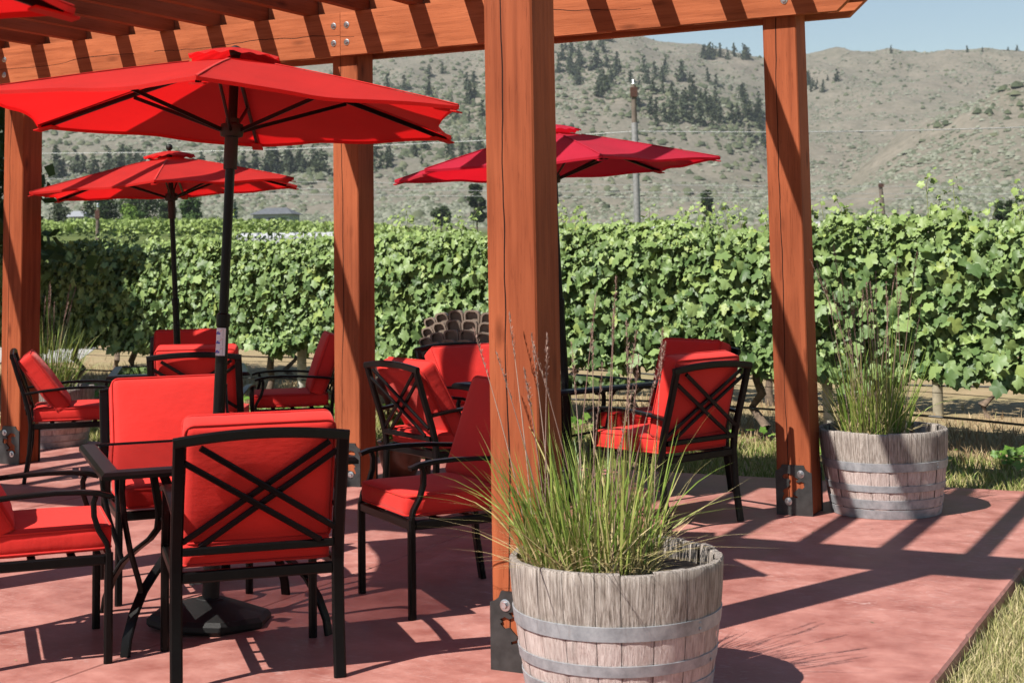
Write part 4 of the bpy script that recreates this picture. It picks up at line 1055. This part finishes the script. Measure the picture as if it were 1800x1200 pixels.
def add_tree(name, pos, h, r, kind, m, label, cat, group, seed, dens=1.):
    t = empty(name, pos); tag(t, label, cat, group)
    tk = MB(); tk.tube([(0, 0, -.5), (.01 * h, 0, h * .3), (0, .01 * h, h * .7), (0, 0, h * .95)], [h * .022, h * .017, h * .009, h * .002], 7)
    if kind == 'l':
        for k in range(5): a = k * 1.3 + seed; tk.tube([(0, 0, h * .25), (r * .4 * math.cos(a), r * .4 * math.sin(a), h * .5), (r * .7 * math.cos(a), r * .7 * math.sin(a), h * .68)], [h * .011, h * .007, h * .002], 5)
    tk.build('trunk', M['trunk'], t)
    if kind == 'c': V, F = conifer_mesh(h, r, int(26 * dens), int(13 * dens), h * .055 / dens ** .5, seed)
    else: V, F = lobed_mesh(h, r, int(26 * dens), int(95 * dens), h * .05 / dens ** .5, seed)
    mk('crown', npmesh('crown', V, F), m, t)
    return t
def tree_px(u, vtop, vbase, Y, w, kind, m, label, cat, group=None, seed=1, dens=1., name='tree'):
    top = at(u, vtop, Y); h0 = at(u, vbase, Y); z0 = float(terr(np.array([h0[0]]), np.array([Y]))[0]); h = top[2] - z0
    add_tree(name, (h0[0], Y, z0), h, w / FPX * Y / 2, kind, m, label, cat, group, seed, dens)
tn = empty('conifer_tree', (-7.5, 16.8, GZ)); tag(tn, 'big dark conifer whose boughs poke out behind the left end post', 'tree')
tk = MB(); tk.tube([(0, 0, -.3), (0, 0, 4), (0, 0, 8.4)], [.20, .13, .02], 9); tk.build('trunk', M['trunk'], tn, 60)
V, F = conifer_mesh(8.8, 2.0, 84, 36, .22, 4, .42, .22); mk('crown', npmesh('crown', V, F), M['dark_leaf'], tn)
GT = 'valley trees beyond the vineyard'
tree_px(105, 333, 398, 150, 62, 'c', M['pine'], 'dark conifer left of the small pale house', 'tree', GT, 11, name='conifer_tree')
tree_px(178, 336, 398, 175, 72, 'l', M['dark_leaf'], 'tall dark tree right of the small pale house', 'tree', GT, 12, name='broadleaf_tree')
tree_px(245, 334, 398, 180, 95, 'l', M['dark_leaf'], 'broad dark tree behind the bright green shrub', 'tree', GT, 13, name='broadleaf_tree')
tree_px(226, 360, 400, 140, 42, 'l', M['bright_leaf'], 'bright yellow green shrub in front of dark trees', 'shrub', GT, 14, name='shrub')
tree_px(243, 374, 400, 142, 34, 'l', M['mid_leaf'], 'low mid green shrub beside the bright green shrub', 'shrub', GT, 15, name='shrub')
tree_px(334, 338, 398, 170, 46, 'l', M['mid_leaf'], 'rounded green tree beside the umbrella pole by the vines', 'tree', GT, 16, name='broadleaf_tree')
tree_px(292, 345, 398, 190, 34, 'l', M['dark_leaf'], 'narrow dark tree seen just behind the farther umbrella pole', 'tree', GT, 17, name='broadleaf_tree')
tree_px(413, 352, 398, 160, 30, 'c', M['spruce'], 'bluish spruce right of the large umbrella pole', 'tree', GT, 18, name='spruce_tree')
tree_px(838, 318, 396, 240, 32, 'l', M['dark_leaf'], 'grey green tree touching the front post edge', 'tree', GT, 19, name='broadleaf_tree')
tree_px(775, 360, 398, 230, 40, 'l', M['dark_leaf'], 'low dark shrub above the vines left of the front post', 'shrub', GT, 20, name='shrub')
tree_px(1243, 330, 396, 260, 22, 'l', M['dark_leaf'], 'small round tree right of the tall wooden pole', 'tree', GT, 21, name='broadleaf_tree')
tree_px(1605, 362, 398, 120, 24, 'c', M['mid_leaf'], 'narrow green cypress above the vines on the right', 'tree', GT, 22, name='cypress_tree')
tree_px(1768, 352, 398, 130, 50, 'l', M['dark_leaf'], 'dark rounded tree above the right end of the vines', 'tree', GT, 23, name='broadleaf_tree')
tree_px(500, 385, 402, 150, 70, 'l', M['mid_leaf'], 'low hedge of green shrubs below the white house', 'shrub', GT, 24, name='shrub')

# pines and shrubs on the hills
PINES = []
for s in range(4):
    m = MB(); V, F = conifer_mesh(1., .27 + .04 * s, 11, 9, .13, 40 + s, .42, .05)
    me = npmesh('crown', V, F); me.materials.append(M['pine']); PINES.append(me)
tkm = MB().tube([(0, 0, -.05), (0, 0, .5), (0, 0, .9)], [.02, .014, .004], 5).mesh('trunk'); tkm.materials.append(M['trunk'])
hr = random.Random(21); PC = 0
def pine_at(u, v, hpx, label, group):
    global PC
    p = hill_hit(u, v)
    if p is None: return
    h = hpx / FPX * p[1]; o = empty('pine_tree', (p[0], p[1], p[2] - .2)); o.scale = (h * hr.uniform(.85, 1.25), h * hr.uniform(.85, 1.25), h); o.rotation_euler = (0, 0, hr.uniform(0, 6.28))
    tag(o, label, 'pine', group); c = bpy.data.objects.new('crown', hr.choice(PINES)); col.objects.link(c); c.parent = o; PC += 1
    k = bpy.data.objects.new('trunk', tkm); col.objects.link(k); k.parent = o
for _ in range(74):
    q = hr.random(); u = 985 + 355 * q + hr.gauss(0, 14); v = 105 + 110 * q + hr.gauss(0, 26)
    pine_at(u, max(72, v), hr.uniform(18, 34), 'dark pine in the wooded gully between front and corner posts', 'pines in the wooded gully')
for _ in range(52):
    u = hr.uniform(90, 585); v = 312 + hr.gauss(0, 6) - (10 if u > 420 else 0); pine_at(u, v, hr.uniform(30, 48), 'tall pine in the dark row at the foot of the hill', 'pines in the row at the hill foot')
for _ in range(52):
    u = hr.uniform(655, 860); v = hr.uniform(125, 300); pine_at(u, v, hr.uniform(16, 34), 'pine scattered on the slope between middle and front posts', 'pines on the slope between the posts')
for _ in range(16): pine_at(hr.uniform(1236, 1345), hr.uniform(98, 106), hr.uniform(18, 27), 'pine in the dense clump on the skyline by the corner post', 'pines in the skyline clump')
for u, v, hh in ((1567, 95, 15), (1700, 92, 12), (1727, 92, 9), (1788, 90, 11), (1772, 90, 7)): pine_at(u, v, hh, 'tiny lone pine on the skyline ridge at the right', 'lone pines on the skyline')
for _ in range(12): pine_at(hr.uniform(1418, 1472), hr.uniform(140, 162), hr.uniform(10, 24), 'small pine on the slope just right of the corner post', 'pines right of the corner post')
for _ in range(26): pine_at(hr.uniform(1125, 1345), hr.uniform(200, 222), hr.uniform(20, 36), 'pine standing along the low spur behind the tall wooden pole', 'pines along the low spur')
# sagebrush: countless small clumps
M['sage'] = islands('sagebrush', [(0, (.075, .085, .052)), (.4, (.135, .143, .105)), (.8, (.195, .20, .155)), (1, (.05, .065, .034))], .9, .0, None, .1)
base_ = np.array([[1, 0, 0], [.31, .95, 0], [-.81, .59, 0], [-.81, -.59, 0], [.31, -.95, 0], [.5, .3, .55], [-.45, .4, .6], [-.1, -.55, .6], [0, 0, .8]])
bf = np.array([[0, 1, 5], [1, 6, 5], [1, 2, 6], [2, 3, 6], [3, 7, 6], [3, 4, 7], [4, 5, 7], [4, 0, 5], [5, 6, 8], [6, 7, 8], [7, 5, 8]])
n = 75000; u_ = rng.uniform(-60, 1860, n); y_ = 320 + 720 * rng.random(n) ** 1.5; x_ = (u_ - 904) / FPX * y_
d_ = np.array([mnoise.noise(Vector((a * .03, b * .03, 7))) for a, b in zip(x_, y_)]); kp = rng.random(n) < .5 + d_ * 1.3
x_, y_ = x_[kp], y_[kp]; n = len(x_); z_ = gzat(x_, y_)
s_ = rng.uniform(.35, 1.0, n) * np.where(rng.random(n) < .06, 1.6, 1); a_ = rng.uniform(0, 6.28, n)
J = base_[None] * (1 + rng.normal(0, .18, (n, 9, 3))) * (s_[:, None, None] * np.array([1.15, 1.15, 1.]))
VV = np.stack([x_[:, None] + J[:, :, 0] * np.cos(a_)[:, None] - J[:, :, 1] * np.sin(a_)[:, None], y_[:, None] + J[:, :, 0] * np.sin(a_)[:, None] + J[:, :, 1] * np.cos(a_)[:, None], z_[:, None] - .12 + J[:, :, 2]], -1).reshape(-1, 3)
# darker scrub in the gullies
def scrub(n, region):
    out = []
    while len(out) < n:
        u, v = region()
        p = hill_hit(u, v)
        if p is None: out.append(None); continue
        s = hr.uniform(.6, 2.0); a = hr.uniform(0, 6.28); ca_, sa_ = math.cos(a), math.sin(a)
        jit = base_ * (1 + rng.normal(0, .2, base_.shape)) * [s, s, s * 1.1]
        out.append(np.stack([p[0] + jit[:, 0] * ca_ - jit[:, 1] * sa_, p[1] + jit[:, 0] * sa_ + jit[:, 1] * ca_, p[2] - .2 + jit[:, 2]], -1))
    return [q for q in out if q is not None]
def reg1():
    q = hr.random(); return 970 + 375 * q + hr.gauss(0, 16), 108 + 105 * q + hr.gauss(0, 34)
def reg2(): return hr.uniform(650, 860), hr.triangular(100, 310, 190)
def reg3(): return hr.uniform(1420, 1800), hr.triangular(95, 260, 110)
def reg5(): return hr.uniform(-20, 1345), hr.triangular(60, 385, 230)
def reg4(): return hr.uniform(80, 600), hr.gauss(300, 16)
S1 = scrub(800, reg1) + scrub(750, reg2) + scrub(110, reg3) + scrub(1500, reg5) + scrub(220, reg4)
M['scrub'] = islands('green_scrub', [(0, (.04, .05, .028)), (.5, (.068, .08, .045)), (1, (.11, .115, .07))], .9, .0, None, .1)
tag(mk('scrub', npmesh('scrub', np.concatenate(S1), (bf[None] + (np.arange(len(S1)) * 9)[:, None, None]).reshape(-1, 3)), M['scrub']), 'dark green scrub filling the hillside gullies', 'scrub', kind='stuff')
FF = (bf[None] + (np.arange(n) * 9)[:, None, None]).reshape(-1, 3)
tag(mk('sagebrush', npmesh('sagebrush', VV, FF), M['sage']), 'grey green sagebrush dotted all over the hills', 'sagebrush', kind='stuff')

# ------------------------------------------------------------------ houses, poles, wires
M['white_wall'] = simple('white_render', (.36, .36, .37), .8, var=.08); M['roof'] = simple('grey_shingle', (.085, .09, .10), .85, var=.25, nscale=3); M['lilac_wall'] = simple('pale_lilac_wall', (.42, .38, .44), .85); M['window'] = simple('dark_window', (.02, .025, .03), .15)
M['pale_roof'] = simple('pale_metal_roof', (.24, .245, .26), .5)
def tz(x, y): return float(terr(np.array([x]), np.array([y]))[0])
def house(u, v, Y, w, hgt, dp, wm, rm, label, hip, roofh, porch=False):
    p = at(u, v, Y); z = tz(p[0], Y); t = empty('house', (p[0], Y, z), R(-8)); tag(t, label, 'house', 'valley houses')
    MB().box(-w / 2, w / 2, -dp / 2, dp / 2, -1.5, hgt).build('wall', wm, t)
    e = .5; k = w * (.28 if hip else .5); r = MB()
    V = [(-w / 2 - e, -dp / 2 - e, hgt), (w / 2 + e, -dp / 2 - e, hgt), (w / 2 + e, dp / 2 + e, hgt), (-w / 2 - e, dp / 2 + e, hgt), (-k, 0, hgt + roofh), (k, 0, hgt + roofh)]
    r.add(V, [(0, 1, 5, 4), (2, 3, 4, 5), (1, 2, 5), (3, 0, 4), (3, 2, 1, 0)]); r.build('roof', rm, t)
    for i in range(3):
        x = -w * .32 + i * w * .32; m = MB(); m.box(x - w * .08, x + w * .08, -dp / 2 - .06, -dp / 2 - .01, .9, hgt - .5); m.build('window', M['window'], t)
    if porch:
        for i in range(3): m = MB(); x = -w * .12 + i * w * .27; m.box(x - .09, x + .09, -dp / 2 - .45, -dp / 2 - .2, -1.5, hgt - .02); m.build('porch_column', M['white_wall'], t)
house(486, 398, 215, 5.4, 1.9, 5, M['white_wall'], M['roof'], 'low white house with dark hipped roof between the posts', True, 1.0)
house(140, 396, 200, 1.9, 1.3, 2.4, M['lilac_wall'], M['pale_roof'], 'small pale lilac house with light gable roof', False, .8)
def shed(u, Y, w, label, v0, v1, dp=2.2):
    p = at(u, v0, Y); z = tz(p[0], Y); top = at(u, v1, Y)[2] - z; t = empty('polytunnel', (p[0], Y, z), R(4)); tag(t, label, 'tunnel', 'white covered tunnels')
    m = MB(); n = 9; V = []
    for x in (-w / 2, w / 2):
        for i in range(n): a = math.pi * i / (n - 1); V.append((x, -dp / 2 * math.cos(a), top * (.35 + .65 * math.sin(a)) if 0 < i < n - 1 else -.3))
    m.add(V, [(i, i + 1, n + i + 1, n + i) for i in range(n - 1)] + [tuple(range(n - 1, -1, -1)), tuple(range(n, 2 * n))]); m.build('cover', M['white_wall'], t, 50)
    for i in range(6): x = -w / 2 + w * i / 5; q = MB(); q.tube([(x, -dp / 2 * math.cos(math.pi * k / 8) * 1.01, top * (.35 + .65 * math.sin(math.pi * k / 8)) * 1.01) for k in range(1, 8)], .03, 5); q.build('hoop', M['pale_roof'], t)
shed(505, 62, 3.9, 'long low white covered tunnel above the vines left of middle post', 424, 409)
shed(1165, 110, 1.7, 'white covered tunnel showing beside the tall wooden pole', 406, 394)
shed(1428, 110, 1.5, 'white covered tunnel showing right of the corner post', 408, 390)
M['pole'] = simple('weathered_pole', (.125, .095, .075), .9, var=.35, nscale=2, bstr=.2)
def upole(u, vtop, Y, r, label, arm, tilt=0.):
    p = at(u, vtop, Y); z = tz(p[0], Y); t = empty('utility_pole', (p[0] + 0, Y, z)); tag(t, label, 'utility pole', 'wooden utility poles'); h = p[2] - z
    t.rotation_euler = (0, tilt, 0)
    MB().tube([(0, 0, -.5), (0, 0, h * .5), (0, 0, h)], [r * 1.15, r, r * .82], 12).build('pole', M['pole'], t, 60)
    if arm: MB().sweep([(-arm, -r, h - .35), (arm, -r, h - .35)], .12, .09, (0, 0, 1)).build('cross_arm', M['pole'], t)
    MB().lathe([(.05, 0), (.07, .06), (.05, .12), (.07, .18), (.03, .24)], 8, c=(0, 0, h)).build('insulator', M['bolt'], t)
    m = MB(); m.box(-r * 1.2, r * 1.2, -r * 1.25, -r * .9, h - .5, h - .1); m.build('bracket', M['rust'], t)
    return t
M['sleeve'] = simple('weathered_sleeve', (.17, .165, .16), .6)
up1 = upole(1115, 150, 62, .125, 'tall dark wooden utility pole rising behind the crimson umbrella', 0, -.006)
MB().lathe([(.142, -.5), (.135, 5.2), (.12, 5.25)], 14, capb=False).build('pole_sleeve', M['sleeve'], up1, 60)
upole(1552, 322, 190, .30, 'short looking distant wooden pole right of the corner post', 0, -.05)
upole(172, 366, 70, .09, 'thin grey wooden pole in the field left of the umbrellas', 0)
M['cable'] = simple('grey_cable', (.30, .30, .30), .5); M['white_cable'] = simple('pale_cable', (.42, .42, .41), .4)
def wire(pts, r, m, label):
    a, b = [np.array(p) for p in pts]; P = [a + (b - a) * q - np.array([0, 0, 4 * q * (1 - q) * .35]) for q in np.linspace(0, 1, 25)]
    tag(MB().tube(P, r, 5).build('overhead_wire', m, None, 60), label, 'wire', 'overhead wires')
wire((at(-150, 268, 75), at(1115, 231, 62)), .015, M['white_cable'], 'pale overhead cable crossing behind the umbrellas to the tall pole')
wire((at(1115, 231, 62), at(2400, 190, 60)), .02, M['cable'], 'thin overhead cable running right from the tall pole')
for k, (v0, v1) in enumerate(((318, 330), (330, 343), (340, 352))):
    wire((at(-200, v0 - 8, 200), at(2300, v1, 190)), .03, M['cable'], ['highest', 'middle', 'lowest'][k] + ' of three thin grey wires low across the hillside')

# bits of litter on the slab
lr = random.Random(5); LVs = []
for _ in range(70):
    p = loc2w(lr.uniform(-2.6, 1.2), lr.uniform(-4.2, .9)); a = lr.uniform(0, 6.28); s0 = lr.uniform(.004, .013); w0 = s0 * lr.uniform(.25, .7)
    ca_, sa_ = math.cos(a), math.sin(a)
    LVs += [(p[0] + x * ca_ - y * sa_, p[1] + x * sa_ + y * ca_, .002 + h) for x, y, h in ((-s0, 0, 0), (0, -w0, .002), (s0, 0, .003), (0, w0, .0015))]
M['litter'] = islands('dry_litter', [(0, (.20, .13, .06)), (.5, (.42, .33, .20)), (1, (.08, .05, .03))], .8)
tag(mk('leaf_litter', npmesh('leaf_litter', LVs, np.arange(len(LVs)).reshape(-1, 4)), M['litter']), 'tiny dry leaf bits scattered over the patio slab', 'litter', kind='stuff')
# ------------------------------------------------------------------ air
hz = MB().box(-900, 900, -120, 1420, -1.6, 235).build('haze', None)
hm = bpy.data.materials.new('pale_haze'); hm.use_nodes = True; hn = hm.node_tree; hn.nodes.remove(hn.nodes['Principled BSDF'])
hv = nd(hn, 'VolumePrincipled', {'Color': (.80, .86, .95, 1), 'Density': .00015, 'Anisotropy': .2}); hn.links.new(hv.outputs[0], hn.nodes['Material Output'].inputs['Volume'])
hz.data.materials.append(hm); tag(hz, 'pale summer haze in the air over the valley', 'haze', kind='stuff')
scene.cycles.volume_bounces = 0
